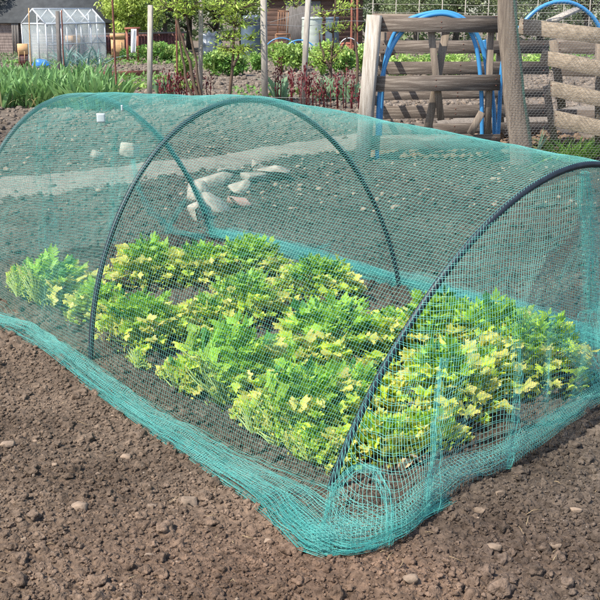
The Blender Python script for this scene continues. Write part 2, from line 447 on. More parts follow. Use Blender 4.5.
# individual stones in the foreground
stone_spec = [
 (191, 504, .030, 'flat pale tan stone, largest of the foreground stones, on soil below the net edge'),
 (125, 460, .019, 'round tan stone on bare soil left of the net edge'),
 (80, 513, .024, 'greyish brown flat stone half sunk in the left foreground soil'),
 (22, 543, .012, 'small buff stone near the bottom left of the soil'),
 (152, 508, .013, 'small reddish tan pebble just left of the largest flat stone'),
 (55, 470, .010, 'little white pebble in the left soil above the sunken flat stone'),
 (205, 525, .012, 'small pale pebble just below the largest flat stone'),
 (8, 449, .022, 'dull grey stone by the left edge of the soil'),
 (268, 541, .013, 'small round stone close below the net corner on the left'),
 (480, 517, .016, 'buff pebble on the soil right of the heaped net corner'),
 (500, 506, .014, 'pale orange pebble beside a buff one below the net end'),
 (493, 553, .020, 'angular brown stone in the lower right soil'),
 (575, 520, .017, 'rounded grey brown stone near the lower right corner'),
 (410, 590, .018, 'grey stone at the bottom edge below the net corner'),
 (150, 557, .014, 'small tan stone at the bottom left centre of the soil'),
 (555, 552, .015, 'small light brown stone in the lower right by the angular one'),
 (98, 478, .009, 'tiny pale pebble between the round tan stone and the sunken stone'),
 (590, 470, .014, 'pale pebble by the right edge above the rounded grey stone')]
for k, (px, py, r, lb) in enumerate(stone_spec):
    g = G(px, py); z = ground_h(g[0], g[1])[0]
    V_, f_ = hull(np.array([r * 1.15, r * .85, r * .6]), 40 + k, 22)
    V_ = V_ + [g[0], g[1], z + r * .12]
    tag(mk('stone', V_, [f_], M['stone']), lb, 'stone', 'loose stones on the bare soil')

# dirt path behind the tunnel: raised strip of trodden pale earth
top = [(-140, 201), (-60, 191), (0, 181), (75, 175), (140, 166), (220, 158), (300, 145), (380, 131), (470, 119), (620, 104)]
bot = [(-140, 221), (-60, 209), (0, 198), (75, 189), (140, 179), (220, 169), (300, 155), (380, 143), (470, 129), (620, 111)]
T = np.array([G(*p) for p in top]); B = np.array([G(*p) for p in bot])
n = 260; t = np.linspace(0, 1, n); k = np.linspace(0, 1, len(T))
Tt = np.stack([np.interp(t, k, T[:, i]) for i in range(3)], 1); Bt = np.stack([np.interp(t, k, B[:, i]) for i in range(3)], 1)
rows = []
for w_, z_ in [(-.35, -.06), (-.18, .0), (-.08, .015), (0, .032), (.2, .038), (.4, .04), (.6, .04), (.8, .038), (1, .03), (1.1, .015), (1.2, -.06)]:
    P = Bt + (Tt - Bt) * w_; P[:, 2] = z_ + .022 * fbm(P[:, 0] * 5, P[:, 1] * 5, 3, 5)
    P[:, :2] += .05 * fbm(P[:, 0] * 3, P[:, 1] * 3, 3, 6)[:, None]
    rows.append(P)
V_ = np.stack(rows, 0).reshape(-1, 3); q = []
for a in range(len(rows) - 1):
    b0 = a * n + np.arange(n - 1); q.append(np.stack([b0, b0 + n, b0 + n + 1, b0 + 1], 1))
tag(mk('path', V_, [np.concatenate(q)], M['path'], smooth=True), kind='structure')

# broken slabs heaped on the near side of the path
slab = [(217, 188, .19, .12, .05, .5, 'rubble', 'long pale concrete slab lying on top of the rubble heap'),
        (198, 203, .11, .13, .07, -.2, 'rubble', 'upright pale slab at the left of the rubble heap'),
        (232, 176, .17, .05, .03, .75, 'rubble', 'thin pale splinter of slab sticking up behind the rubble heap'),
        (240, 194, .10, .08, .05, .3, 'rubble', 'small pale block in the middle of the rubble heap'),
        (252, 184, .13, .07, .04, .6, 'rubble', 'narrow pale block right of the long slab'),
        (216, 213, .15, .12, .06, .2, 'rubble', 'broad low chunk at the front of the rubble heap'),
        (234, 208, .14, .06, .03, .35, 'rubble_pink', 'pinkish brick sliver at the front of the rubble heap'),
        (262, 174, .12, .09, .05, .1, 'rubble', 'grey chunk behind the right end of the rubble heap'),
        (275, 181, .15, .10, .05, -.3, 'rubble', 'wide grey chunk at the right end of the rubble heap'),
        (200, 221, .08, .07, .05, .9, 'rubble', 'little block lying in front of the upright slab'),
        (130, 158, .11, .08, .06, .1, 'rubble', 'pale boulder beside the path under the white tag'),
        (98, 161, .07, .05, .035, .5, 'rubble', 'smaller pale rock left of the boulder by the path')]
for k, (px, py, a, b, c, rz, m, lb) in enumerate(slab):
    g = G(px, py)
    V_, f_ = hull(np.array([a, b, c * 1.5]) * 1.0, 900 + k, 14)
    tl = rng.uniform(-.35, .35); ct, s_t = math.cos(tl), math.sin(tl)
    V_ = np.stack([V_[:, 0] * ct - V_[:, 2] * s_t, V_[:, 1], V_[:, 0] * s_t + V_[:, 2] * ct], 1)
    ca, sa = math.cos(rz), math.sin(rz)
    V_ = np.stack([V_[:, 0] * ca - V_[:, 1] * sa, V_[:, 0] * sa + V_[:, 1] * ca, V_[:, 2]], 1) + g + [0, 0, c * .9 + .02]
    tag(mk('rubble_slab', V_, [f_], M[m]), lb, 'rubble', 'broken slabs and rocks beside the path')

# ------------------------------------------------------------------ hoops
hl = {1: 'nearest black plastic hoop, arching over the right end of the net tunnel', 2: 'middle black plastic hoop, the tallest, carrying the net tunnel over the celery',
      3: 'farthest black plastic hoop at the left end of the net tunnel'}
PR = .0120
for h in (1, 2, 3):
    w = np.linspace(0, 1, 120); P = hoop(h, w)
    P = np.concatenate([[P[0] - [0, 0, .12]], P, [P[-1] - [0, 0, .12]]])
    rr = np.full(len(P), PR)
    mb = MB(); n = 700
    d = np.r_[0, np.cumsum(np.linalg.norm(np.diff(P, axis=0), axis=1))]; tt = np.linspace(0, d[-1], n)
    Q = np.stack([np.interp(tt, d, P[:, k]) for k in range(3)], 1)
    rr = PR * (1 + .035 * np.sin(tt * 2 * PI / .012))   # ribbed wall of the pipe
    mb.tube(Q, rr, 12)
    tag(mb.build('tunnel_hoop', M['pipe'], smooth=True), hl[h], 'hoop', 'hoops of the net tunnel')

# ------------------------------------------------------------------ netting
def threads(P, R, k=3, nrm=None):
    """P (n,m,3): n polylines of m points -> thin prisms"""
    n, m, _ = P.shape
    T = np.gradient(P, axis=1); T /= np.linalg.norm(T, axis=2, keepdims=True) + 1e-9
    ref = nrm if nrm is not None else np.broadcast_to(np.array([.3, -.5, .8]), P.shape)
    U = np.cross(T, ref); U /= np.linalg.norm(U, axis=2, keepdims=True) + 1e-9
    W = np.cross(T, U)
    an = np.arange(k) * 2 * PI / k
    V = P[:, :, None] + R * (np.cos(an)[None, None, :, None] * U[:, :, None] + np.sin(an)[None, None, :, None] * W[:, :, None])
    V = V.reshape(-1, 3)
    i, j, q = np.meshgrid(np.arange(n), np.arange(m - 1), np.arange(k), indexing='ij')
    b0 = (i * m + j) * k
    f = np.stack([b0 + q, b0 + (q + 1) % k, b0 + k + (q + 1) % k, b0 + k + q], -1).reshape(-1, 4)
    return V, f

def off(P, c, d):
    """push points away from tunnel axis point c"""
    D = P - c; D /= np.linalg.norm(D, axis=-1, keepdims=True); return P + D * d
acoord = lambda P: (P - A3) @ AX
Eu = acoord(E_w)
def Epoint(uu):
    return np.stack([np.interp(uu, Eu, E_w[:, k]) for k in range(3)], -1)
NL = 15                                              # 15 mm mesh
NW = 225                                             # threads over the arch
W01 = np.linspace(0, 1, NW)
KN, KF = 46, 26                                      # threads in the near and the far ground folds

def arch_at(s):
    """s in [0,2]: 0 far hoop, 1 middle, 2 near hoop"""
    h = [3, 2, 1]; i = min(int(s), 1); f = s - i
    Pa, Pb = hoop(h[i], W01), hoop(h[i + 1], W01)
    ca, cb = (Pa[0] + Pa[-1]) / 2, (Pb[0] + Pb[-1]) / 2
    Pa, Pb = off(Pa, ca, PR + .003), off(Pb, cb, PR + .003)
    P = Pa * (1 - f) + Pb * f; c = ca * (1 - f) + cb * f
    sag = .016 * 4 * f * (1 - f) * np.abs(np.cos(PI * W01))
    n1 = fbm(W01 * 7 + s * .6, W01 * 0 + s * 2.3, 2, 3)
    edge = np.sin(PI * W01) ** .5
    amp = min(1, 4 * min(f, 1 - f) + .0)
    P = off(P, c, (-sag * edge + .016 * n1 * edge * amp * (.3 + .7 * np.abs(np.cos(PI * W01))))[:, None])
    if s > 0: P = P + AX * (.16 * math.sin(PI * f) * np.clip(1 - W01 / .55, 0, 1) ** 1.3)[:, None]
    P[:, 2] = np.maximum(P[:, 2], .008)
    return P

def fold(q, lay=((0, 0), (.42, 1.), (.68, .38), (1, .93))):
    a = np.array(lay); return np.interp(q, a[:, 0], a[:, 1])

def near_skirt(P0, uu, s):
    """folds lying on the soil outside the near foot line: from inner point to outer edge"""
    E = Epoint(uu)
    q = np.linspace(0, 1, KN + 1)[1:]
    r = fold(q) * (1 + .10 * fbm(uu * 3 + q * 2, q * 3, 2, 8)) + .06 * fbm(uu * 9, q * 5, 2, 9)
    P = P0 + (E - P0) * r[:, None]
    layer = np.interp(q, [0, .42, .68, 1], [0, .012, .02, .03])
    z = ground_h(P[:, 0], P[:, 1]); z = base_h(P[:, 0], P[:, 1]) + .012
    rip = .016 * np.abs(np.sin(r * 11 + 2.2 * fbm(uu * 2.2, q * 0 + 1, 2, 12) + uu * 1.5)) + .020 * np.abs(fbm(uu * 4.5, r * 6, 2, 14))
    P[:, 2] = z + layer + rip * (.4 + .6 * np.sin(PI * np.clip(r, 0, 1)))
    return P

def far_skirt(P0, uu, s):
    q = np.linspace(0, 1, KF + 1)[1:]
    wid = .13 + .05 * fbm(np.array([uu * 1.3]), np.array([2.]), 2, 5)[0]
    r = fold(q) * wid * (1 + .2 * fbm(uu * 3 + q, q * 3, 2, 18))
    P = P0 + LAT * r[:, None]
    P[:, 2] = base_h(P[:, 0], P[:, 1]) + .012 + np.interp(q, [0, .3, .6, 1], [0.01, .05, .03, .06]) + .03 * np.abs(fbm(uu * 4, r * 30, 2, 21))
    return P

cols = []
Ltot = [np.linalg.norm(A2 - A3), np.linalg.norm(A1 - A2)]
svals = np.concatenate([np.linspace(0, 1, int(Ltot[0] / .0132), endpoint=False), 1 + np.linspace(0, 1, int(Ltot[1] / .0132) + 1)])
ND = np.r_[0, np.cumsum(np.linalg.norm(np.diff(N_w, axis=0), axis=1))]; ND /= ND[-1]
def Npt(f): return np.stack([np.interp(f, ND, N_w[:, k]) for k in range(3)], -1)
for s in svals:
    P = arch_at(s)
    uu = acoord(P[0])
    # the foot bows outward a little between hoops
    ff = s - int(min(s, 1.999)); bow = .05 * math.sin(PI * ff)
    P0 = P[0] - LAT * bow; fade = np.clip(1 - W01 / .12, 0, 1)[:, None]
    P = P - LAT * bow * fade
    # net threads drift sideways where it is dragged toward the near end
    drift = .10 * math.sin(PI * ff)
    sk = near_skirt(P[0], uu, s); fk = far_skirt(P[-1], acoord(P[-1]), s)
    cols.append(np.concatenate([sk[::-1], P, fk]))
cols = np.array(cols)                                # (ns, total, 3)
ns, mt, _ = cols.shape
full = cols
d_end = float(Eu[-1] - acoord(A1)); corner = []
for dd in np.linspace(0, d_end, max(6, int(d_end / .014))):
    P0 = A1 + AX * dd + LAT * .02 * dd / d_end
    sk = near_skirt(P0, acoord(A1) + dd, 2.)
    if dd == 0: sk0 = sk
    P0 = P0.copy(); P0[2] = .02
    corner.append(np.concatenate([[P0], sk]))
corner = np.array(corner)
def curtain(h, foot, gathers, bulge, seed, cell=.0125, exp=1.3):
    """flat closing panel: falls from hoop h to the ground line foot(x); returns column and row threads"""
    wt = np.linspace(0, 1, 400); Hc = hoop(h, wt); c0 = (Hc[0] + Hc[-1]) / 2; Hc = off(Hc, c0, PR + .003)
    Dw = Hc[-1] - Hc[0]; xs = (Hc - Hc[0]) @ Dw / (Dw @ Dw)
    def S(x, e):
        x = np.asarray(x, float); e = np.asarray(e, float)
        T = np.stack([np.interp(x, xs, Hc[:, k]) for k in range(3)], -1)
        xg = x.copy()
        for wk, sg, am in gathers: xg = xg - am * (xg - wk) * np.exp(-((xg - wk) / sg) ** 2) * e ** 1.1
        Nn = foot(np.clip(xg, 0, 1)); o_ = (1 - (1 - e) ** exp)[..., None]
        P = T + (Nn - T) * np.concatenate([o_, o_, e[..., None]], -1)
        nz = fbm(x * 7 + seed, e * 2, 2, seed)
        P = P + AX * (bulge * nz * np.sin(PI * e) * np.clip(T[..., 2], 0, 1))[..., None]
        wv = np.sin(PI * np.clip(e, 0, 1)) * np.clip(T[..., 2] * 2, 0, 1)
        P = P + LAT * (.022 * fbm(x * 14 + 5, e * 4, 3, seed + 5) * wv)[..., None]
        P[..., 2] += (.020 * fbm(x * 12, e * 5, 3, seed + 6) + .012 * fbm(x * 34, e * 9, 2, seed + 7)) * wv
        return P
    out = []
    nc = int(np.linalg.norm(Dw) / cell)
    X, E_ = np.meshgrid(np.linspace(.004, .996, nc), np.linspace(0, 1, 48), indexing='ij')
    out.append(S(X, E_))
    xx = np.linspace(.001, .999, 900); top_ = np.interp(xx, xs, Hc[:, 2])
    for k in range(1, int(top_.max() / cell)):
        z = k * cell + .004 * math.sin(k * 2.1); ok = np.where(top_ > z + .004)[0]
        if len(ok) < 8: continue
        x_ = np.linspace(xx[ok[0]], xx[ok[-1]], 110); e_ = 1 - z / np.interp(x_, xs, Hc[:, 2])
        out.append(S(x_, np.clip(e_, 0, 1))[None])
    return out, S
def footN(x):
    P = Npt(x); P[..., 2] = base_h(P[..., 0], P[..., 1]) + .015; return P
FA = A3 - AX * .30 + LAT * .12; FB = B3 - AX * .30 - LAT * .08
def footF(x):
    P = FA + (FB - FA) * np.asarray(x)[..., None]; P[..., 2] = base_h(P[..., 0], P[..., 1]) + .015; return P
cN, SN = curtain(1, footN, ((.22, .08, .75), (.42, .06, .75), (.93, .10, .7)), .085, 3)
cF, SF = curtain(3, footF, ((.3, .10, .7), (.62, .09, .7), (.93, .10, .8)), .06, 9)
mcur = MB()
for P in cN + cF:
    V_, f_ = threads(P, RT if 'RT' in globals() else .0006); mcur.add(V_, None, f_)
for A_ in (corner, corner.transpose(1, 0, 2)):
    V_, f_ = threads(A_, .0006); mcur.add(V_, None, f_)
# slack lying in folds along the closed near end
qx = np.linspace(0, 1, 130); kb = 20; st_ = []
for k in range(kb + 1):
    q = k / kb; r_ = np.interp(q, [0, .3, .6, 1], [0, .075, .0, .06]) + .012 * fbm(qx * 9, qx * 0 + q * 3, 2, 44)
    P = footN(np.clip(qx + .012 * fbm(qx * 14, qx * 0 + q * 4, 2, 45), 0, 1)) + (-AX * [1, 1, 0]) * (r_ * (1.2 - .5 * qx))[:, None]
    P[:, 2] += np.interp(q, [0, .3, .6, 1], [0, .035, .03, .07]) * (1.1 - .5 * qx) + .022 * np.abs(fbm(qx * 12, qx * 0 + q * 3, 2, 47)); st_.append(P)
st_ = np.array(st_)
for A_ in (st_, st_.transpose(1, 0, 2)):
    V_, f_ = threads(A_, .0006); mcur.add(V_, None, f_)
# small irregularity so that no cell is quite square
i_, j_ = np.meshgrid(np.arange(full.shape[0]), np.arange(full.shape[1]), indexing='ij')
for k in range(3): full[..., k] += .0030 * fbm(i_ * .21 + 7 * k, j_ * .13, 2, 60 + k) + .010 * fbm(i_ * .045 + 3 * k, j_ * .035, 2, 80 + k)
nrmS = np.cross(np.gradient(full, axis=0), np.gradient(full, axis=1)); nrmS /= np.linalg.norm(nrmS, axis=2, keepdims=True) + 1e-9
RT = .00041
Va, fa = threads(full, RT, 3, nrmS)
Vb, fb = threads(full.transpose(1, 0, 2), RT, 3, nrmS.transpose(1, 0, 2))
net = empty('crop_netting', (A1 + B1) / 2 * [1, 1, 0], 'teal green mesh netting draped over three hoops above the celery bed', 'netting')
mcur.add(Va, None, fa).add(Vb, None, fb); mcur.build('net_cover', M['net'], net)

def bunch(path, n, spread, seed, m=60, wave=1.0, end=1.0):
    """rope-like gather of n threads along a path with cross links"""
    r = np.random.default_rng(seed)
    P = wob(path, m, .006, seed)
    T = np.gradient(P, axis=0); T /= np.linalg.norm(T, axis=1)[:, None]
    U = np.cross(T, [0, 0, 1.]) ; U[np.linalg.norm(U, axis=1) < .1] = [1, 0, 0]; U /= np.linalg.norm(U, axis=1)[:, None]; W = np.cross(T, U)
    t = np.linspace(0, 1, m)
    sp = spread * (1 + .5 * fbm(t * 5, t * 0 + seed, 2, seed)) * (1 + (end - 1) * t)
    out = []
    a0 = r.uniform(0, 2 * PI, n); r0 = np.sqrt(r.random(n))
    for k in range(n):
        an = a0[k] + wave * 1.2 * fbm(t * 3 + k, t * 0 + k * .3, 2, seed + 1)
        rr = r0[k] * sp * (1 + .5 * fbm(t * 6 + k * 2, t * 0 + k, 2, seed + 2))
        out.append(P + U * (np.cos(an) * rr)[:, None] + W * (np.sin(an) * rr * .6)[:, None])
    out = np.array(out)
    V, f = threads(out, RT * 1.05)
    mbx = MB().add(V, None, f)
    order = np.argsort(a0)
    cr = out[order][:, ::3].transpose(1, 0, 2)
    V, f = threads(cr, RT * .9); mbx.add(V, None, f)
    return mbx
gp = lambda l, Y: [AY(px, py, Y) for px, py in l]
def ground_path(l, z=.03): return [G(px, py, z) for px, py in l]
def part(mbx, name='gathered_fold', mat='netd'): return mbx.build(name, M[mat], net)
# upright loop of slack net by the near hoop's foot
part(bunch([G(318, 548, .02), G(330, 505, .06) , G(340, 484, .10), G(356, 468, .135), G(374, 469, .135), G(386, 492, .09), G(389, 520, .05), G(386, 545, .02)], 20, .017, 71, wave=1.3))
part(bunch([G(285, 500, .03), G(300, 520, .03), G(322, 540, .03), G(345, 548, .03), G(375, 542, .03), G(400, 530, .03), G(428, 512, .03), G(448, 499, .02)], 44, .026, 72))
mid = [G(x_, y_, .035) for x_, y_ in ((-70, 318), (0, 322), (45, 345), (88, 378), (130, 407), (170, 436), (210, 462), (250, 488), (282, 515), (305, 540), (330, 548))]
part(bunch(mid, 24, .038, 91, m=240)); part(bunch([p_ + [-.012, -.015, -.012] for p_ in mid], 12, .016, 92, m=240))
part(bunch([G(300, 542, .02), G(330, 553, .02), G(355, 550, .02), G(378, 545, .02)], 24, .014, 82))
# pleats of the end curtains
def pleat(S, x, e0, n_, sp, sd, end=2.0):
    e = np.linspace(e0, 1, 5); P = S(np.full(5, x), e); part(bunch(list(P), n_, sp, sd, end=end))
pleat(SN, .22, .35, 16, .012, 73, 2.6); pleat(SN, .42, .55, 7, .010, 74, 2.2); pleat(SN, .93, .1, 26, .03, 75, 1.6)
part(bunch([G(562, 330, .35), G(590, 370, .12), G(605, 392, .03), G(640, 372, .03)], 30, .05, 76))
part(bunch([B3 + [-.12, .05, .34], B3 + [-.02, 0, .17], B3 + [0, -.03, .05], B3 + [.25, .03 - .2, .03]], 40, .035, 77))
part(bunch([B3 + [0, 0, .06], (B3 * .6 + B2 * .4) + LAT * .05 + [0, 0, .06], B2 + LAT * .03 + [0, 0, .05], (B2 + B1) / 2 + LAT * .06 + [0, 0, .06], B1 + [0, 0, .06]], 80, .060, 78, m=220))
part(bunch([hoop(3, w_) + AX * .012 + [0, 0, .0] for w_ in (.56, .60, .65, .75, .85, .93)], 64, .032, 93, m=110))
part(bunch([hoop(2, w_) - AX * .01 + [0, 0, .012] + LAT * .012 for w_ in (.5, .58, .66, .74, .80)], 16, .018, 94, m=90))
part(bunch([AY(132, 160, 6.9), AY(138, 188, 6.8), AY(150, 212, 6.8), AY(175, 232, 6.8), AY(205, 238, 6.85)], 22, .03, 95))
part(bunch([AY(258, 268, 5.9) , AY(290, 262, 6.2), AY(330, 245, 6.45)], 14, .03, 96))
part(bunch([AY(584, 172, 4.25), AY(589, 230, 4.3), AY(592, 310, 4.35), AY(598, 392, 4.2)], 46, .028, 97, m=120, end=2.6))
pleat(SF, .3, .05, 14, .045, 79, 1.3); pleat(SF, .62, .2, 12, .035, 80, 1.3); pleat(SF, .93, .3, 20, .03, 81, 1.2)

# small white labels clipped to the net near the ridge
def net_tag(px, py, Y, w, h, lb):
    c = AY(px, py, Y)
    r = rng.uniform(-.08, .08); u = np.array([1, .05, 0]) 
    mbx = MB(); n = 6
    V = []
    for i in range(n):
        for j in range(n):
            a, b = i / (n - 1) - .5, j / (n - 1) - .5
            for d in (0, 1):
                V.append(c + u * a * w + np.array([r * b * w, 0, b * h]) + np.array([0, -1, 0]) * (.004 * math.cos(a * 2.4) + d * .0015))
    V = np.array(V).reshape(n, n, 2, 3); top_ = V[:, :, 1].reshape(-1, 3); bt_ = V[:, :, 0].reshape(-1, 3)
    f = [(i * n + j, (i + 1) * n + j, (i + 1) * n + j + 1, i * n + j + 1) for i in range(n - 1) for j in range(n - 1)]
    f2 = [tuple(x + n * n for x in q[::-1]) for q in f]
    rim = [k for k in range(n)] + [i * n + n - 1 for i in range(1, n)] + [(n - 1) * n + k for k in range(n - 2, -1, -1)] + [i * n for i in range(n - 2, 0, -1)]
    f3 = [(rim[k], rim[(k + 1) % len(rim)], rim[(k + 1) % len(rim)] + n * n, rim[k] + n * n) for k in range(len(rim))]
    mbx.add(np.concatenate([top_, bt_]), None, f + f2 + f3)
    return tag(mbx.build('plastic_tag', M['tag']), lb, 'tag')
net_tag(101, 118, 5.40, .042, .046, 'square white plastic tag clipped to the net near the ridge')
net_tag(122, 108, 5.5, .010, .030, 'thin white clip on the net right of the square tag')

# ------------------------------------------------------------------ celery plants
def leaflet(n=17, seed=0, lobes=3.0, width=1.0):
    """toothed three-lobed leaflet, unit length along +Y, fan of triangles"""
    r = np.random.default_rng(seed)
    a = np.linspace(-1.25, 1.25, n) * width
    R = .62 + .30 * np.abs(np.cos(a * lobes / width)) ** .7 + .13 * (np.arange(n) % 2) + r.uniform(-.04, .04, n)
    R[n // 2] += .12; R[[0, -1]] *= .55
    V = [(0, 0, 0)] + [(R[i] * math.sin(a[i]) * .82, R[i] * math.cos(a[i]) + .05, 0) for i in range(n)]
    V = np.array(V); V[:, 2] = -.22 * np.abs(V[:, 0]) + .18 * V[:, 1] * (1 - V[:, 1]) + r.normal(size=n + 1) * .035
    V[0, 2] = 0
    f = [(0, i + 1, i) for i in range(1, n)]
    return V, np.array(f)
LEAFL = [leaflet(17, s_, 2.6 + .3 * s_) for s_ in range(4)]

def place(Vt, org, D, Nn, size):
    """orient template (n,3) by forward D and normal Nn, each (k,3)"""
    D = D / np.linalg.norm(D, axis=1, keepdims=True)
    S = np.cross(D, Nn); S /= np.linalg.norm(S, axis=1, keepdims=True) + 1e-9
    U = np.cross(S, D)
    return org[:, None] + size[:, None, None] * (Vt[None, :, 0:1] * S[:, None] + Vt[None, :, 1:2] * D[:, None] + Vt[None, :, 2:3] * U[:, None])

GREEN = np.array([.33, .58, .05]); LIME = np.array([.70, .80, .08]); YEL = np.array([.90, .80, .18]); PALE = np.array([.84, .72, .30]); DEEP = np.array([.09, .27, .045])

def keep_in(V):
    """leaves press against the net instead of passing through it"""
    D = V - A3; u = D @ AX; v = D @ LAT; W_ = np.interp(u, [acoord(A3), acoord(A2), acoord(A1)], [1.63, 1.80, 1.80])
    push = np.maximum(.035 - v, 0) * .9
    V = V + LAT * push[..., None]; v = v + push
    ue = np.maximum(u - (acoord(A1) - .02 + .12 * np.clip(v / 1.8, 0, 1)), 0) * .9
    V = V - AX * ue[..., None]
    x = np.clip((v - W_ / 2) / (W_ / 2), -1, 1); zm = .93 * np.sqrt(np.clip(1 - x * x, 0, 1)) - .05
    V[..., 2] = np.minimum(V[..., 2], np.maximum(zm, .02)); return V
def celery(px, py, rx, hgt, yel, lb, seed, n=66):
    r = np.random.default_rng(seed)
    rx *= 1.16; hgt *= 1.0; yel = min(.9, yel + .16)
    g = G(px, py); g[2] = base_h(g[0], g[1])
    root = empty('celery_plant', g, lb, 'celery plant', 'celery plants under the net')
    st = MB(); org = {'leaf': ([], [], [], [], []), 'y': ([], [], [], [], [])}
    dry = MB()
    for k in range(n):
        ring = (k / n)                                        # 0 centre .. 1 outer
        az = k * 2.39996 + r.normal() * .25
        reach = rx * (.12 + .88 * ring ** .75) * r.uniform(.8, 1.12)
        top = hgt * (1 - .62 * ring ** 1.8) * r.uniform(.78, 1.1)
        dh = np.array([math.cos(az), math.sin(az), 0])
        a = g + dh * rx * .10 * ring + [0, 0, 0]
        b = g + dh * reach * .45 + [0, 0, top * .75]
        c = g + dh * reach + [0, 0, max(top, .03)]
        t = np.linspace(0, 1, 6)[:, None]
        P = (1 - t) ** 2 * a + 2 * t * (1 - t) * b + t ** 2 * c
        P = keep_in(P); P[:, 2] = np.maximum(P[:, 2], g[2] - .01)
        st.tube(P, np.linspace(.0042, .0018, 6), 5, False)
        old = ring > 1 - yel and r.random() < .85
        old = old or (ring > .4 and r.random() < yel * .5)
        d = P[-1] - P[-2]; d /= np.linalg.norm(d)
        if r.random() < .6: d[2] -= .25 * ring
        side = np.cross(d, [0, 0, 1.]); side /= np.linalg.norm(side) + 1e-9
        L = rx * r.uniform(.17, .27) * (.95 if old else 1)
        hue = r.random()
        if old:
            cc = (YEL * (1 - hue * .5) + PALE * hue * .5) if r.random() < .7 else LIME * 1.1
        else:
            cc = GREEN * (1 - ring * .55) + LIME * ring * .55
            cc = cc * r.uniform(.8, 1.2); 
            if r.random() < .18: cc = DEEP * r.uniform(.8, 1.2)
        O = P[-1]
        key = 'y' if old else 'leaf'
        specs = [(0.55, d, .0)] + [(fr, d * .55 + side * sg * 1.0, 0) for fr in (.42, .05) for sg in (-1, 1)]
        if not old: specs += [(-.30, d * .5 + side * sg, 0) for sg in (-1, 1)]
        for fr, dd, _ in specs:
            o_ = O + d * L * fr
            nn = np.array([0, 0, 1.]) + r.normal(size=3) * .45 + dh * .5 * ring
            sz = L * r.uniform(.55, .95) * (1.05 if old else .88)
            X = org[key]; X[0].append(o_); X[1].append(dd + r.normal(size=3) * .2); X[2].append(nn); X[3].append(sz); X[4].append(cc * r.uniform(.85, 1.15))
        st.tube([O - d * L * .3, O + d * L * .55], .0012, 4, False)
    # fine upright new growth over the crown
    m_ = int(n * 8.5)
    for k in range(m_):
        az = r.uniform(0, 2 * PI); q = math.sqrt(r.random()) * rx * 1.0
        zz = hgt * (1.02 - .86 * (q / rx) ** 2.2) * r.uniform(.72, 1.08)
        o_ = g + [math.cos(az) * q, math.sin(az) * q, zz]
        dd = np.array([math.cos(az) * .6, math.sin(az) * .6, r.uniform(.3, 1.5) * (1.2 - q / rx)]) + r.normal(size=3) * .4
        X = org['leaf']; X[0].append(o_); X[1].append(dd); X[2].append(np.array([math.cos(az) * -.6, math.sin(az) * -.6, 1.]) + r.normal(size=3) * .4)
        X[3].append(.19 * r.uniform(.08, .17)); 
        mixy = np.clip((q / rx - .40) * 2.0, 0, 1) * np.clip(yel * 1.9, 0, 1) * r.random()
        X[4].append(((GREEN * .78 + LIME * r.uniform(.05, .6)) * (1 - mixy) + YEL * mixy) * r.uniform(.85, 1.2))
    st.build('stalks', M['stalk'], root, smooth=True)
    for key, nm in (('leaf', 'foliage'), ('y', 'yellowed_leaves')):
        X = [np.array(z_) for z_ in org[key]]
        if not len(X[0]): continue
        vv = (X[0] - A3) @ LAT; kp = (vv > .03) | (r.random(len(vv)) < .18); X = [z_[kp] for z_ in X]
        X[0][:, 2] = np.maximum(X[0][:, 2], g[2] + .02)
        mbx = MB()
        for q in range(4):
            sel = np.arange(q, len(X[0]), 4)
            if not len(sel): continue
            Vt, ft = LEAFL[q]
            if key == 'leaf': Vt = Vt * [.60, 1.15, 1]
            V = place(Vt, X[0][sel], X[1][sel], X[2][sel], X[3][sel])
            V[..., 2] = np.maximum(V[..., 2], g[2] + .008); V = keep_in(V)
            nv = len(Vt)
            c_ = np.repeat(X[4][sel], nv, 0).reshape(len(sel), nv, 3)
            c_[:, 0] *= (.62, .85, .5) if key == 'y' else .8
            c_[:, 1:] *= (1 + .16 * r.uniform(-1, 1, (len(sel), nv - 1, 1)))
            if key == 'y':
                eg = r.random((len(sel), nv - 1, 1)) ** 2; c_[:, 1:] = c_[:, 1:] * (1 - eg * .4) + np.array([.62, .46, .18]) * eg * .4
            mbx.add(V.reshape(-1, 3), (ft[None] + (np.arange(len(sel)) * nv)[:, None, None]).reshape(-1, 3), None, c_.reshape(-1, 3))
        mbx.build(nm, M['leaf'], root, color=True)
    # withered litter round the base
    for k in range(int(2 + 16 * max(0, yel - .3)) if G(px, py)[0] > -.1 else 3):
        az = r.uniform(0, 2 * PI); q = rx * r.uniform(.45, 1.05)
        o_ = (g + [math.cos(az) * q, math.sin(az) * q, .022])[None]
        if ((o_[0] - A3) @ LAT) < .09: continue
        V = place(LEAFL[k % 4][0] * [1, 1, 2.5], o_, r.normal(size=(1, 3)) * [1, 1, .35], np.array([[0, 0, 1.]]) + r.normal(size=(1, 3)) * .5, np.array([rx * r.uniform(.14, .3)]))
        dry.add(V[0], LEAFL[k % 4][1])
    if dry.V: dry.build('withered_leaves', M['dry'], root)
    return root
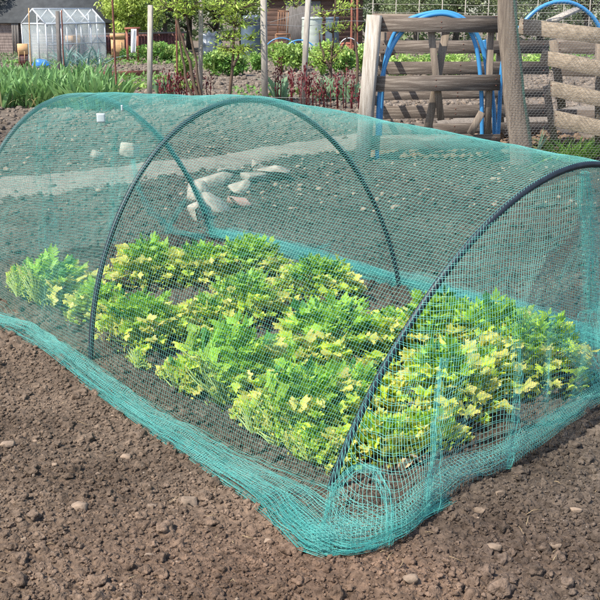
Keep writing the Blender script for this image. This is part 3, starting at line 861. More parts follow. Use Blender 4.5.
# base pixel, radius, height, yellowness
CEL = [
 (46, 306, .22, .21, .30, 'leafy celery plant at the far left outside the middle hoop, pale yellow fringe below'),
 (98, 322, .13, .17, .35, 'small green celery plant hard against the left side of the middle hoop foot'),
 (8, 300, .15, .12, .9, 'low yellow celery plant at the very left end of the bed'),
 (150, 282, .19, .20, .40, 'wide celery plant just right of the middle hoop in the back row, yellow low down'),
 (200, 282, .16, .19, .45, 'back row celery plant below the gathered net at the far hoop foot'),
 (248, 278, .19, .20, .15, 'very green back row celery plant, centre left'),
 (140, 346, .18, .21, .38, 'bushy green front row celery plant right of the middle hoop foot'),
 (210, 330, .15, .14, .75, 'mostly yellow celery plant in the middle of the bed, left of centre'),
 (245, 322, .17, .20, .40, 'lime green celery plant in the centre of the middle row'),
 (318, 302, .19, .17, .42, 'rounded back row celery plant by the far foot of the middle hoop'),
 (228, 402, .21, .27, .22, 'large bright green celery plant in the front row, below centre'),
 (184, 386, .13, .10, .8, 'low yellow celery plant at the front edge, left of the large green one'),
 (332, 362, .23, .23, .32, 'large celery plant in the middle of the bed with yellow leaves on both sides'),
 (290, 378, .13, .12, .8, 'low yellow celery plant between the two large middle ones'),
 (303, 440, .19, .24, .35, 'tall green celery plant in the front row, left of the near hoop foot'),
 (352, 420, .16, .17, .60, 'yellow green celery plant directly behind the near hoop'),
 (395, 350, .16, .15, .55, 'yellow tinged celery plant between the middle hoop foot and the near hoop'),
 (438, 352, .19, .22, .30, 'light green celery plant in the back row just right of the near hoop'),
 (440, 415, .19, .22, .55, 'celery plant at the near end, pale withered leaves hanging round its foot'),
 (385, 455, .13, .12, .85, 'small pale yellow celery plant close right of the near hoop foot'),
 (492, 362, .19, .23, .35, 'tall celery plant in the back row near the right end'),
 (533, 385, .19, .24, .42, 'rightmost celery plant, dark green on its right with yellow leaves in front'),
 (318, 462, .11, .10, .85, 'pale yellow low celery plant in the corner just left of the near hoop foot'),
 (258, 432, .12, .11, .8, 'low yellow celery plant between the two front row green ones'),
 (120, 372, .09, .08, .8, 'small yellow celery plant right beside the middle hoop foot at the front'),
 (425, 448, .13, .10, .9, 'withered straw coloured celery plant behind the gathered loop of net'),
 (480, 395, .14, .16, .65, 'golden yellow celery plant at the near end of the middle row'),
 (284, 444, .12, .08, .9, 'small withered yellow celery plant at the front edge nearest the net corner'),
]
for k, (px, py, rx, hg, ye, lb) in enumerate(CEL):
    celery(px, py, rx, hg, ye, lb, 500 + k, n=max(30, int(84 * rx / .19)))

# ------------------------------------------------------------------ background plants
def leafcloud(org, D, Nn, size, cols, asp=.5):
    Vt = np.array([(0, 0, 0), (asp / 2, .45, -.06), (0, 1, 0), (-asp / 2, .45, -.06)])
    V = place(Vt, org, D, Nn, size); n = len(org)
    f = np.concatenate([np.array([[0, 1, 2], [0, 2, 3]])[None] + (np.arange(n) * 4)[:, None, None]]).reshape(-1, 3)
    return V.reshape(-1, 3), f, np.repeat(cols, 4, 0)

def blob_pts(r, n, c, rad, clumps=14, cs=.38):
    """points in uneven clumps inside an ellipsoid"""
    cc = r.normal(size=(clumps, 3)); cc /= np.linalg.norm(cc, axis=1)[:, None]; cc *= r.uniform(.3, .9, (clumps, 1))
    w = r.integers(0, clumps, n)
    d = r.normal(size=(n, 3)); d /= np.linalg.norm(d, axis=1)[:, None]
    p = cc[w] + d * cs * r.uniform(.5, 1.1, (n, 1)) ** .6 * r.uniform(.6, 1.3, (clumps, 1))[w]
    return c + p * rad, w

def foliage(r, n, c, rad, leaf, col, clumps=14, cs=.38, var=.3, zmin=None):
    P, w = blob_pts(r, n, np.array(c, float), np.array(rad, float), clumps, cs)
    if zmin is not None: P[:, 2] = np.maximum(P[:, 2], zmin + r.uniform(0, .1, n))
    cl = 1 + var * r.uniform(-1, 1, (clumps, 1))
    cols = np.array(col)[None] * cl[w] * r.uniform(.75, 1.25, (n, 1))
    return leafcloud(P, r.normal(size=(n, 3)) + [0, 0, -.2], r.normal(size=(n, 3)) + [0, -.2, 1], leaf * r.uniform(.6, 1.3, n), cols)

def bush(name, px, py, w_px, h_px, col, lb, cat, group=None, n=900, leaf=.05, seed=0, col2=None, stems=True):
    """leafy vegetable clump with stems at pixel base, w/h in photo pixels"""
    r = np.random.default_rng(seed); g = G(px, py); d = np.linalg.norm(g - [0, 0, EYE])
    w = w_px * d / F; h = h_px * d / F
    root = empty(name, g, lb, cat, group)
    V, f, c = foliage(r, n, g + [0, 0, h * .55], (w / 2, w / 2 * .9, h * .45), leaf, col, max(7, int(n / 70)), .42, zmin=.01)
    mbx = MB().add(V, f, None, c)
    if col2 is not None:
        V, f, c = foliage(r, n // 3, g + [0, 0, h * .7], (w / 2 * .9, w / 2, h * .4), leaf, col2, 7, .42, zmin=.01); mbx.add(V, f, None, c)
    mbx.build('foliage', M['leafbg'], root, color=True)
    if stems:
        sm = MB()
        for k in range(9):
            a = r.uniform(0, 2 * PI); q = r.uniform(.2, .9)
            sm.tube([g, g + [math.cos(a) * w * .2 * q, math.sin(a) * w * .2 * q, h * .35], g + [math.cos(a) * w * .42 * q, math.sin(a) * w * .42 * q, h * .8]], [.009, .007, .003], 5)
        sm.build('stems', M['stalk'], root)
    return root

def blades(r, n, c, rad, L, wid, col, lean=.5, seg=6, curl=.5):
    """n sword leaves rising from a clump"""
    V = []; Fq = []; C = []
    k0 = 0
    for k in range(n):
        a = r.uniform(0, 2 * PI); q = math.sqrt(r.random())
        base = np.array(c) + [math.cos(a) * q * rad[0], math.sin(a) * q * rad[1], 0]
        a2 = a + r.normal() * .8; ln = abs(r.normal() * lean) + .05; l = L * r.uniform(.7, 1.12); w = wid * r.uniform(.7, 1.2)
        h = np.array([math.cos(a2), math.sin(a2), 0]); fa_ = r.uniform(0, PI); sd = np.array([math.cos(fa_), math.sin(fa_), 0])
        t = np.linspace(0, 1, seg)
        P = base + h * (l * (ln * t + curl * ln * t ** 3))[:, None] + np.array([0, 0, 1]) * (l * (t - .45 * ln * t ** 3))[:, None]
        ww = w / 2 * np.sqrt(np.clip(1 - t ** 2.6, 0.002, 1)) * (.7 + .3 * np.sin(PI * t))
        V += list(P - sd * ww[:, None]) + list(P + sd * ww[:, None] + h * ww[:, None] * .3)
        for j in range(seg - 1): Fq.append((k0 + j, k0 + seg + j, k0 + seg + j + 1, k0 + j + 1))
        cc = np.array(col) * r.uniform(.75, 1.3); C += [cc * (1 + .25 * (j / seg)) for j in range(seg)] * 2
        k0 += 2 * seg
    return np.array(V), np.array(Fq), np.array(C)

# iris bed on the left
r = np.random.default_rng(21)
k = 0
for row, (py, xs) in enumerate([(108, range(-18, 120, 15)), (99, range(-26, 118, 16)), (90, range(-20, 116, 17))]):
    for x in xs:
        px = x + r.uniform(-4, 4); g = G(px, py + r.uniform(-2, 2))
        root = empty('iris_clump', g, 'clump of broad green sword leaves in the iris bed behind the tunnel', 'iris', 'iris clumps in the bed at the left')
        V, f, c = blades(r, 34, g, (.19, .22), .56, .060, (.19, .335, .115), .32)
        MB().add(V, None, f, c).build('leaves', M['leafbg'], root, color=True)
        V, f, c = blades(r, 9, g, (.2, .2), .36, .03, (.42, .36, .18), .8)
        MB().add(V, None, f, c).build('dry_leaves', M['leafbg'], root, color=True)
# leeks by the greenhouse
for px, py, lb in ((76, 68, 'bluish leek plant with arching leaves, first from the greenhouse'), (88, 69, 'bluish leek plant, middle of the three beside the maroon boards'), (100, 68, 'bluish leek plant nearest the tall orange hive box'), (64, 70, 'smaller leek plant under the greenhouse corner')):
    g = G(px, py); root = empty('leek_plant', g, lb, 'leek', 'leeks beside the greenhouse')
    V, f, c = blades(r, 22, g, (.06, .06), .62, .035, (.17, .30, .27), .75, curl=1.2)
    MB().add(V, None, f, c).build('leaves', M['leafbg'], root, color=True)
    MB().tube([g, g + [0, 0, .12], g + [0, 0, .25]], [.03, .025, .015], 8).build('stem', M['tankpale'], root)

# vegetables in rows behind
VG = (.19, .36, .07); VL = (.33, .50, .10); VB = (.16, .30, .13)
bl = [
 (152, 63, 34, 20, VG, 'dense green vegetable clump behind the grey post by the white cloth'),
 (135, 61, 26, 13, VG, 'low green vegetable clump in front of the white cloth'),
 (170, 62, 22, 18, VG, 'green vegetable clump left of the leaning stems, by the maroon fence'),
 (183, 80, 22, 30, VL, 'lime green clump at the foot of the leaning brown stems'),
 (214, 76, 26, 24, VG, 'green vegetable clump between the thin grey post and the young tree'),
 (236, 76, 28, 22, VG, 'green vegetable clump right of the young tree trunk'),
 (226, 66, 40, 10, VB, 'low bluish green row of leaves below the barrels'),
 (256, 72, 16, 18, VG, 'narrow green clump just left of the middle fence post'),
 (282, 72, 30, 27, VL, 'pale green potato like clump right of the middle fence post'),
 (298, 70, 18, 24, VL, 'pale green clump beside the leaning slim post'),
 (322, 76, 34, 32, VL, 'yellowish green bushy clump under the climbing plant'),
 (345, 76, 26, 28, VG, 'upright green vegetable clump left of the pallet bay'),
 (362, 74, 26, 26, VL, 'light green clump touching the pallet bay post'),
 (395, 78, 34, 22, VL, 'light green clump seen through the left of the pallet bay'),
 (425, 77, 34, 20, VG, 'green clump seen through the middle of the pallet bay'),
 (455, 77, 34, 22, VL, 'light green clump seen through the right of the pallet bay'),
 (490, 74, 30, 18, VG, 'green clump behind the thick split post'),
 (535, 72, 40, 16, VL, 'light green clump behind the wired pallet'),
]
for i, (px, py, w, h, c, lb) in enumerate(bl):
    bush('vegetable_clump', px, py, w, h, c, lb, 'vegetable plant', 'vegetable clumps in the plots behind', n=1100, leaf=.085, seed=100 + i, col2=(.38, .52, .14))
# thin green ground cover along the plots
r = np.random.default_rng(5)
mbx = MB()
for (x0, x1, y0, y1, n, cc) in ((110, 200, 86, 92, 500, VL), (118, 170, 78, 83, 260, VG), (230, 360, 90, 100, 260, VG), (0, 180, 62, 66, 900, VG), (0, 120, 56, 60, 700, (.2, .28, .12)), (190, 330, 58, 62, 700, VG), (400, 600, 48, 60, 1500, VG)):
    for _ in range(1):
        pts = np.array([G(r.uniform(x0, x1), r.uniform(y0, y1)) for _ in range(n)]); pts[:, 2] = r.uniform(.01, .10, n)
        V, f, c = leafcloud(pts, r.normal(size=(n, 3)) + [0, 0, .6], r.normal(size=(n, 3)) + [0, 0, 1], r.uniform(.04, .11, n), np.array(cc) * r.uniform(.7, 1.3, (n, 1)))
        mbx.add(V, f, None, c)
tag(mbx.build('ground_cover', M['leafbg'], color=True), 'sparse low green weeds and seedlings over the far plots', 'weeds', kind='stuff')

# red peony shoots
def shoots(px, py, n, w, h_px, lb, seed, flowery=False):
    r = np.random.default_rng(seed); g = G(px, py); d = g[1]; h = h_px * d / F
    root = empty('peony_shoots', g, lb, 'peony', 'red peony shoots behind the tunnel')
    st = MB(); lv = MB()
    for k in range(n):
        b = g + [r.uniform(-w, w), r.uniform(-w, w) * .7, 0]; L = h * r.uniform(.7, 1.05)
        tp = b + [r.normal() * .03, r.normal() * .03, L]
        st.tube([b, (b + tp) / 2 + r.normal(size=3) * .008, tp], [.008, .007, .005], 5)
        m = 24
        q = b + (tp - b) * r.uniform(.35, 1.08, (m, 1)) + r.normal(size=(m, 3)) * [.022, .022, .02]
        V, f, c = leafcloud(q, r.normal(size=(m, 3)) * .6 + [0, 0, 1.2], r.normal(size=(m, 3)), r.uniform(.035, .065, m), np.array([.17, .024, .03]) * r.uniform(.6, 1.5, (m, 1)), .45)
        lv.add(V, f, None, c)
    st.build('stems', M['redstem'], root); lv.build('leaves', M['leafbg'], root, color=True)
shoots(172, 104, 9, .20, 31, 'cluster of dark red peony shoots, leftmost, by the leaning brown stems', 1)
shoots(186, 104, 9, .18, 28, 'cluster of dark red peony shoots between the leaning stems and thin grey post', 2)
shoots(203, 103, 7, .12, 26, 'small red shoot cluster at the foot of the young tree', 3)
shoots(277, 104, 4, .06, 40, 'tall red shoot pair right of the middle fence post', 4)
shoots(296, 106, 6, .12, 32, 'red shoots left of the leaning slim post', 5)
shoots(308, 107, 8, .13, 36, 'dense red shoots at the foot of the leaning slim post', 6)
shoots(325, 108, 6, .16, 24, 'thin red shoots among grey green leaves right of the slim post', 7)
shoots(342, 109, 7, .16, 38, 'red shoots in front of the pallet bay post', 8)
shoots(357, 111, 5, .12, 22, 'short red shoots touching the pallet bay post', 9)
for i, (px, py, lb) in enumerate(((280, 101, 'grey green leafed plant beside the tall red shoot pair'), (322, 101, 'grey green leafed plant right of the slim post'), (336, 101, 'grey green leafed plant between red shoots'), (350, 102, 'grey green leafed plant next to the pallet bay post'), (166, 100, 'grey green leafed plant left of the red shoots'))):
    g = G(px, py); root = empty('broadleaf_plant', g, lb, 'plant', 'grey green plants among the red shoots')
    V, f, c = blades(np.random.default_rng(300 + i), 16, g, (.10, .10), .42, .085, (.22, .34, .19), .45, curl=.9)
    MB().add(V, None, f, c).build('leaves', M['leafbg'], root, color=True)

# young trees and stems behind the tunnel
def young_tree(name, stems, tiers, lb, cat, Y, seed, leaf=.075, col=(.40, .52, .09), n=260, m='bark'):
    r = np.random.default_rng(seed); root = empty(name, AY(*stems[0][0], Y) * [1, 1, 0], lb, cat)
    mbx = MB()
    for s in stems:
        pts = [AY(px, py, Y + dy) for (px, py), dy in zip(s, np.linspace(0, .2, len(s)))]
        if len(pts) and pts[0][2] > 0 and s is stems[0]: pts = [pts[0] * [1, 1, 0]] + pts
        P = wob(pts, 14, .02, seed); mbx.tube(P, np.linspace(.030, .012, len(P)) * (1 if s is stems[0] else .8), 7)
    # extend upward beyond frame
    tw = mbx; lv = MB()
    for (px, py, rx, ry, cnt) in tiers:
        c0 = AY(px, py, Y + .1); w = rx * Y / F; h = ry * Y / F
        for k in range(cnt):
            a = r.uniform(0, 2 * PI); q = w * r.uniform(.5, 1.05)
            e = c0 + [math.cos(a) * q, math.sin(a) * q, r.uniform(-.6, 1) * h]
            st_ = c0 + [0, 0, -h * .5]
            P = [st_, (st_ + e) / 2 + [0, 0, h * .3], e]; tw.tube(P, [.006, .005, .002], 4)
            mm = n // 24; t = r.uniform(.25, 1.05, (mm, 1)); q_ = st_ + (e - st_) * t + [0, 0, h * .25] * (4 * t * (1 - t)) + r.normal(size=(mm, 3)) * [.035, .035, .025]
            V, f, c = leafcloud(q_, np.tile(e - st_, (mm, 1)) / w + r.normal(size=(mm, 3)) * .7 + [0, 0, -.15], r.normal(size=(mm, 3)) * .5 + [0, 0, 1], leaf * r.uniform(.8, 1.5, mm), np.array(col) * 1.2 * r.uniform(.65, 1.35, (mm, 1)), .28)
            lv.add(V, f, None, c)
    tw.build('trunk', M[m], root, smooth=True); lv.build('foliage', M['leafbg'], root, color=True)
YT = YG(106)
young_tree('elder_shrub', [[(200, 106), (196, 88), (187, 55), (178, 25), (172, -5), (165, -40)], [(202, 106), (199, 80), (193, 50), (188, 20), (180, -10), (178, -45)], [(196, 106), (185, 78), (180, 45), (177, 0), (176, -30)]],
  [(170, 5, 22, 12, 22), (192, 4, 18, 10, 18), (184, 12, 14, 8, 12), (176, -25, 30, 15, 22), (198, -22, 22, 15, 18)], 'slanting brown multi stemmed shrub with yellow green leaf sprays at the top', 'shrub', YT, 61)
young_tree('young_tree', [[(228, 104), (232, 80), (233, 60), (234, 35), (236, 10), (236, -20)], [(233, 66), (238, 58), (242, 45)]],
  [(236, 50, 26, 5, 20), (228, 36, 16, 5, 10), (236, 22, 22, 8, 14), (238, 6, 34, 9, 26), (222, 12, 16, 6, 10), (248, 38, 10, 4, 6), (236, -15, 30, 12, 20)], 'young tree with flat tiers of lime leaves between two grey posts', 'tree', YT, 62, n=300)
young_tree('climbing_plant', [[(330, 100), (331, 70), (333, 40), (336, 12), (334, -15)], [(330, 70), (322, 50), (318, 30)], [(331, 60), (345, 45), (347, 35)]],
  [(334, 48, 18, 9, 14), (332, 28, 14, 9, 10), (340, 10, 10, 9, 12), (322, 14, 9, 6, 7), (326, 60, 22, 8, 16), (296, 4, 12, 6, 9), (343, 30, 8, 6, 6)], 'tall climbing plant with yellow green leaves right of the slim leaning post', 'plant', YG(98), 63, leaf=.06)
young_tree('thin_sapling', [[(358, 90), (357, 60), (356, 30), (353, 0), (352, -20)]], [(352, 4, 10, 6, 8), (358, 30, 6, 5, 4)], 'thin sapling stem just left of the pallet bay', 'tree', YG(92), 64, leaf=.05)

# ------------------------------------------------------------------ posts and wires
def post(name, b, t, w_px, mat, lb, cat='post', group=None, d_px=None, extend=0, rnd=False):
    g = G(*b); Y = g[1]; w = w_px * Y / F; t3 = AY(t[0], t[1], Y)
    dirv = t3 - g; t3 = t3 + dirv / np.linalg.norm(dirv) * extend
    mbx = MB()
    if rnd: mbx.tube(wob([g - [0, 0, .15], (g + t3) / 2, t3], 10, .006, b[0]), w / 2, 8)
    else:
        P = wob([g - [0, 0, .15], (g + t3) / 2, t3], 8, .006, b[0])
        for a_ in range(1): mbx.beam(g - [0, 0, .15], t3, w, w * .8, up=(0.35, 1, 0), bev=.12)
    return tag(mbx.build(name, M[mat]), lb, cat, group)
gpst = 'posts standing in the plots behind the tunnel'
post('wooden_post', (60, 75), (57.5, 11), 3.6, 'postdark', 'short dark weathered post in front of the greenhouse', group=gpst)
post('rusty_rod', (64, 72), (61.5, 10), 1.4, 'rust', 'thin rusty rod beside the dark weathered post', 'rod', rnd=True)
post('rusty_rod', (117, 104), (112.5, 0), 2.0, 'rust', 'rusty rod rising out of the iris bed edge', 'rod', extend=.5, rnd=True)
post('wooden_post', (149, 106), (150.5, 5), 4.6, 'postgrey', 'square grey wooden post standing alone left of the leaning stems', group=gpst)
post('wooden_post', (200, 104), (201, -5), 3.8, 'postgrey', 'slim grey post between the leaning stems and the young tree', group=gpst, extend=.4)
post('wooden_post', (265, 106), (263.5, -5), 5.6, 'postgrey', 'stout grey post right of the young tree', group=gpst, extend=.3)
post('wooden_post', (302, 106), (308.5, -5), 5.0, 'postgrey', 'slim pale post leaning right in front of the white tank', group=gpst, extend=.3)
post('bamboo_cane', (31, 85), (29, 8), 1.2, 'orange', 'thin bamboo cane at the left in front of the greenhouse gable', 'cane', rnd=True)
post('rusty_rod', (177, 92), (176, 0), 1.8, 'rust', 'rusty rod behind the leaning brown stems', 'rod', extend=.4, rnd=True)
def wireline(pts, lb, r=.003, mat='wire', nm='fence_wire'):
    mbx = MB(); mbx.tube(wob(pts, 40, .012, pts[0][0]), r, 5); return tag(mbx.build(nm, M[mat]), lb, 'wire')
wireline([G(180, 106) + [0, 0, .13], G(265, 106) + [0, 0, .13], G(360, 107) + [0, 0, .13]], 'low pale wire strung between the posts above the red shoots', .004)
wireline([AY(200, 34, YT), AY(264, 24, YT), AY(306, 12, YT), AY(370, 8, YT)], 'upper wire from the slim grey post to the pallet bay')
wireline([AY(264, 24, YT), AY(306, 26, YT), AY(345, 21, YT), AY(380, 22, YT)], 'slack pale wire crossing in front of the white tank', .004)

# ------------------------------------------------------------------ pallet compost bays
YP = YG(162)
def bd(mbx, p0, p1, h_px, Y0, Y1=None, th=.022, col=None):
    Y1 = Y1 or Y0
    a, b = AY(*p0, Y0), AY(*p1, Y1); h = h_px * (Y0 + Y1) / 2 / F
    mbx.beam(a, b, th, h, up=(0, 0, 1), bev=.08)
bay = empty('compost_bay', G(430, 160), 'open compost bay of grey pallets with blue pipe looped over it', 'compost bin')
def bpart(name, mat, *beams, par=bay):
    mbx = MB()
    for b_ in beams: bd(mbx, *b_[0], **b_[1]) if isinstance(b_[0], tuple) and isinstance(b_[1], dict) else None
    return mbx.build(name, M[mat], par)
def board(p0, p1, h, Y0, Y1=None, mat='woodx', par=bay, name='board', th=.022):
    mbx = MB(); dy = rng.uniform(-.8, .8)
    bd(mbx, (p0[0], p0[1] + dy * .4), (p1[0], p1[1] - dy * .4), h * rng.uniform(.92, 1.06), Y0, Y1, th)
    for fx in (.03, .5, .97):
        for s_ in (-.22, .2):
            x_ = p0[0] + (p1[0] - p0[0]) * fx; y_ = p0[1] + (p1[1] - p0[1]) * fx + s_ * h; Yn = Y0 + ((Y1 or Y0) - Y0) * fx - th / 2
            c_ = AY(x_, y_, Yn); mbx.tube([c_ + [0, .004, 0], c_ - [0, .003, 0]], .006, 6)
    bo = mbx.build(name, M[mat], par); bo.data.materials.append(M['rust'])
    for p_ in bo.data.polygons:
        if min(p_.vertices) >= 16: p_.material_index = 1
    return bo
def strut(p0, p1, w_px, Y, mat='woodv', par=bay, d=.09, name='strut', Y1=None, up=(0, 1, 0)):
    mbx = MB(); a, b = AY(*p0, Y), AY(*p1, Y1 or Y); mbx.beam(a, b, w_px * Y / F, d, up=up, bev=.07); return mbx.build(name, M[mat], par)
# left upright and front boards
strut((374.5, 15), (362, 166), 13.5, YP, 'woodpale', d=.10, name='corner_post', up=(.35, 1, 0))
board((380, 24.5), (503, 25.5), 14, YP + .02)
board((372, 84), (500, 82.5), 15, YP + .02)
board((370, 143), (500, 141), 14, YP + .02)
# centre stringers forming a V
strut((431, 31), (441, 120), 6.5, YP + .10, 'woodv', d=.05); strut((446, 31), (424, 150), 7.5, YP + .17, 'woodv', d=.05)
strut((491, 20), (487, 150), 6, YP + .12, 'woodv', d=.08)
strut((482, 112), (470, 134), 6.5, YP - .05, 'woodv', d=.05, name='short_prop')
# rear pallet
YR = YP + .95
board((372, 16), (500, 18), 5, YR, mat='wood')
for (a, b, h) in (((378, 47), (549, 47), 13), ((372, 68), (549, 68), 13), ((366, 96), (549, 93), 9), ((362, 113), (549, 110), 12), ((360, 130), (549, 127), 10)):
    board(a, b, h, YR)
strut((384, 14), (378, 140), 7, YR + .08, 'woodv'); strut((500, 16), (500, 140), 7, YR + .08, 'woodv')
# side rails linking front and rear
for py in (24, 60, 100):
    a, b = AY(372, py, YP + .06), AY(379, py + 1, YR - .02); MB().beam(a, b, .02, .10).build('side_board', M['woodx'], bay)
# thick split post
mbx = MB()
P = [AY(524, 150, YP - .15) * [1, 1, 0] - [0, 0, .1], AY(520, 140, YP - .15), AY(513, 90, YP - .15), AY(508, 40, YP - .15), AY(506.5, 0, YP - .15), AY(506, -40, YP - .15)]
k = 12; V = []
P = wob(P, 12, .008, 3); prof = [(-.095, -.04), (-.07, -.06), (.03, -.065), (.09, -.05), (.11, 0), (.09, .05), (.0, .06), (-.08, .05), (-.1, 0)]
for i, p in enumerate(P):
    s_ = 1.12 - .28 * i / 11
    V += [p + np.array([x * s_ * (1 + .06 * math.sin(i * 1.7 + j)), y_ * s_, 0]) for j, (x, y_) in enumerate(prof)]
m_ = len(prof)
f4 = [(i * m_ + j, i * m_ + (j + 1) % m_, (i + 1) * m_ + (j + 1) % m_, (i + 1) * m_ + j) for i in range(11) for j in range(m_)]
f3 = [((11) * m_, 11 * m_ + j, 11 * m_ + j + 1) for j in range(1, m_ - 1)]
mbx.add(V, f3, f4)
tag(mbx.build('split_post', M['woodv']), 'thick weathered split post between the pallet bay and the wired pallet', 'post')
# right hand pallet
pal = empty('wired_pallet', G(580, 158), 'tan slatted pallet panel standing behind chicken wire at the right', 'pallet')
Y2 = YP + .15
for a, b, h in (((519, 26), (650, 42), 14.5), ((541, 57), (652, 79), 14.5), ((548, 88), (652, 110), 15), ((553, 118), (655, 140), 15)):
    board(a, b, h, Y2, Y2 - .5, 'woodtan', pal, th=.03)
strut((553, 40), (562, 108), 7, Y2 + .13, 'woodv', pal, d=.07); strut((546, 86), (556, 150), 6, Y2 + .13, 'woodv', pal, d=.07)
strut((601, 30), (600, 160), 9, Y2 + .02, 'woodv', pal, d=.09); strut((660, 30), (658, 160), 9, Y2 - .3, 'woodv', pal, d=.09)
bk = empty('rear_pallet', AY(580, 60, YR + .3) * [1, 1, 0], 'dark shaded pallet standing behind the tan slatted one', 'pallet')
for py in (48, 70, 94, 118, 142):
    board((556, py - 2), (680, py + 2), 15, YR + .3, None, 'woodx', bk)
strut((600, 36), (600, 150), 7, YR + .36, 'woodv', bk, d=.06); strut((670, 36), (670, 150), 7, YR + .36, 'woodv', bk, d=.06)
mbx = MB(); mbx.beam(AY(551, 21, YP + .5), AY(578, 9, YP + .9), .11, .03, up=(0, 0, 1)); tag(mbx.build('loose_plank', M['woodpale']), 'loose pale plank resting slanted on top of the wired pallet', 'plank')
# rough compost inside the bays
r = np.random.default_rng(9)
pts = np.stack([r.uniform(.7, 3.4, 900), r.uniform(YP + .15, YP + 1.2, 900), np.zeros(900)], 1); pts[:, 2] = .02 + .16 * np.exp(-((pts[:, 0] - 2.6) / .6) ** 2) * r.random(900)
V, f = rocks(pts, r.uniform(.02, .06, 900), ICO1, .7, .4, 12)
tag(MB().add(V, f, None, np.tile([1.3, 1.2, 1.1], (len(V), 1))).build('compost_litter', M['crumb'], smooth=True, color=True), 'crumbly compost and clods lying inside the pallet bays', 'compost', kind='stuff')

# blue water pipes
def pipe(px_pts, Y0, Y1, lb, rad=.021, sm=3):
    n = len(px_pts); P = np.array([AY(x, y, Y0 + (Y1 - Y0) * i / (n - 1)) for i, (x, y) in enumerate(px_pts)])
    t = np.linspace(0, n - 1, 90); Q = np.stack([np.interp(t, np.arange(n), P[:, k]) for k in range(3)], 1)
    for _ in range(14): Q[1:-1] = (Q[:-2] + 2 * Q[1:-1] + Q[2:]) / 4
    return tag(MB().tube(Q, rad, 12).build('water_pipe', M['bluepipe'], smooth=True), lb, 'pipe', 'bent blue pipes on the compost bays')
pipe([(377, 160), (378, 110), (380, 85), (386, 60), (396, 38), (410, 23), (428, 15), (445, 13), (460, 18), (472, 32), (478, 52), (481, 80), (482, 112), (482, 150)], YP + .07, YP + .10, 'thicker blue pipe bent in an arch over the pallet bay, inner of the pair')
pipe([(379, 150), (383, 75), (386, 55), (394, 32), (405, 20), (425, 13.5), (443, 11), (460, 15), (474, 28), (483, 46), (487, 70), (489, 105), (489, 150)], YP + .22, YP + .24, 'outer blue pipe arching just behind the first on the pallet bay')
pipe([(496, 160), (499, 125), (500, 95), (502, 55), (514, 35), (527, 18), (540, 7), (556, 1), (572, 2), (585, 9), (596, 20), (606, 40), (612, 80)], YP + .35, YP + .55, 'blue pipe arching high above the wired pallet')
pipe([(495, 150), (494, 110), (490, 70), (484, 40)], YP + .3, YP + .33, 'short blue pipe end hanging by the thick split post')

# chicken wire
def hexwire(x0, x1, z1, Yf, cell=.033):
    mbx = []; w = cell; h = cell * .95
    nx_ = int((x1 - x0) / w); nz_ = int(z1 / (h * .75))
    segs = []
    for j in range(nz_):
        for i in range(nx_):
            ox = x0 + i * w + (w / 2 if j % 2 else 0); oz = .02 + j * h * .75
            p = [(ox, oz + h * .25), (ox + w / 2, oz), (ox + w, oz + h * .25), (ox, oz + h * .75)]
            segs += [(p[0], p[1]), (p[1], p[2]), (p[0], p[3])]
    P = np.array([[(a[0], Yf(a[0]), a[1]), (b[0], Yf(b[0]), b[1])] for a, b in segs])
    P[..., 1] += .02 * fbm(P[..., 0] * 3, P[..., 2] * 3, 2, 4)
    P[..., 0] += .006 * fbm(P[..., 0] * 9, P[..., 2] * 9, 2, 5)
    return threads(P, .0010, 3)
xa, xb = AY(507, 60, YP - .3)[0], AY(690, 60, YP - .4)[0]
V, f = hexwire(xa, xb, 1.65, lambda x: YP - .27 - .10 * (x - xa))
tag(MB().add(V, None, f).build('chicken_wire', M['wire']), 'galvanised chicken wire stretched across in front of the tan pallet', 'wire netting')
P = wob([AY(532, 165, YP - .2) * [1, 1, 0], AY(521, 80, YP - .2), AY(514, 0, YP - .2)], 30, .01, 4)
rr_ = bunch([P[0], P[10], P[20], P[29], AY(512, -30, YP - .2)], 26, .022, 90, m=90)
tag(rr_.build('net_scrap', M['wiregreen']), 'faded green netting scrap bunched down the right side of the split post', 'netting')

# grass tuft and onion leaves at the pallet's foot
r = np.random.default_rng(14)
for px, py, n_, L, lb in ((572, 160, 260, .26, 'bright green grass tuft at the foot of the tan pallet'), (600, 158, 160, .22, 'smaller grass tuft at the right edge below the tan pallet'), (548, 162, 60, .14, 'sparse grass tuft left of the bright one below the pallet')):
    g = G(px, py); root = empty('grass_tuft', g, lb, 'grass tuft')
    V, f, c = blades(r, n_, g, (.22, .12), L, .012, (.24, .42, .08), .7, curl=1)
    MB().add(V, None, f, c).build('blades', M['leafbg'], root, color=True)
g = G(532, 163); root = empty('onion_plant', g, 'few upright onion leaves right of the split post foot', 'onion')
V, f, c = blades(r, 6, g, (.05, .05), .36, .022, (.24, .38, .24), .25); MB().add(V, None, f, c).build('leaves', M['leafbg'], root, color=True)

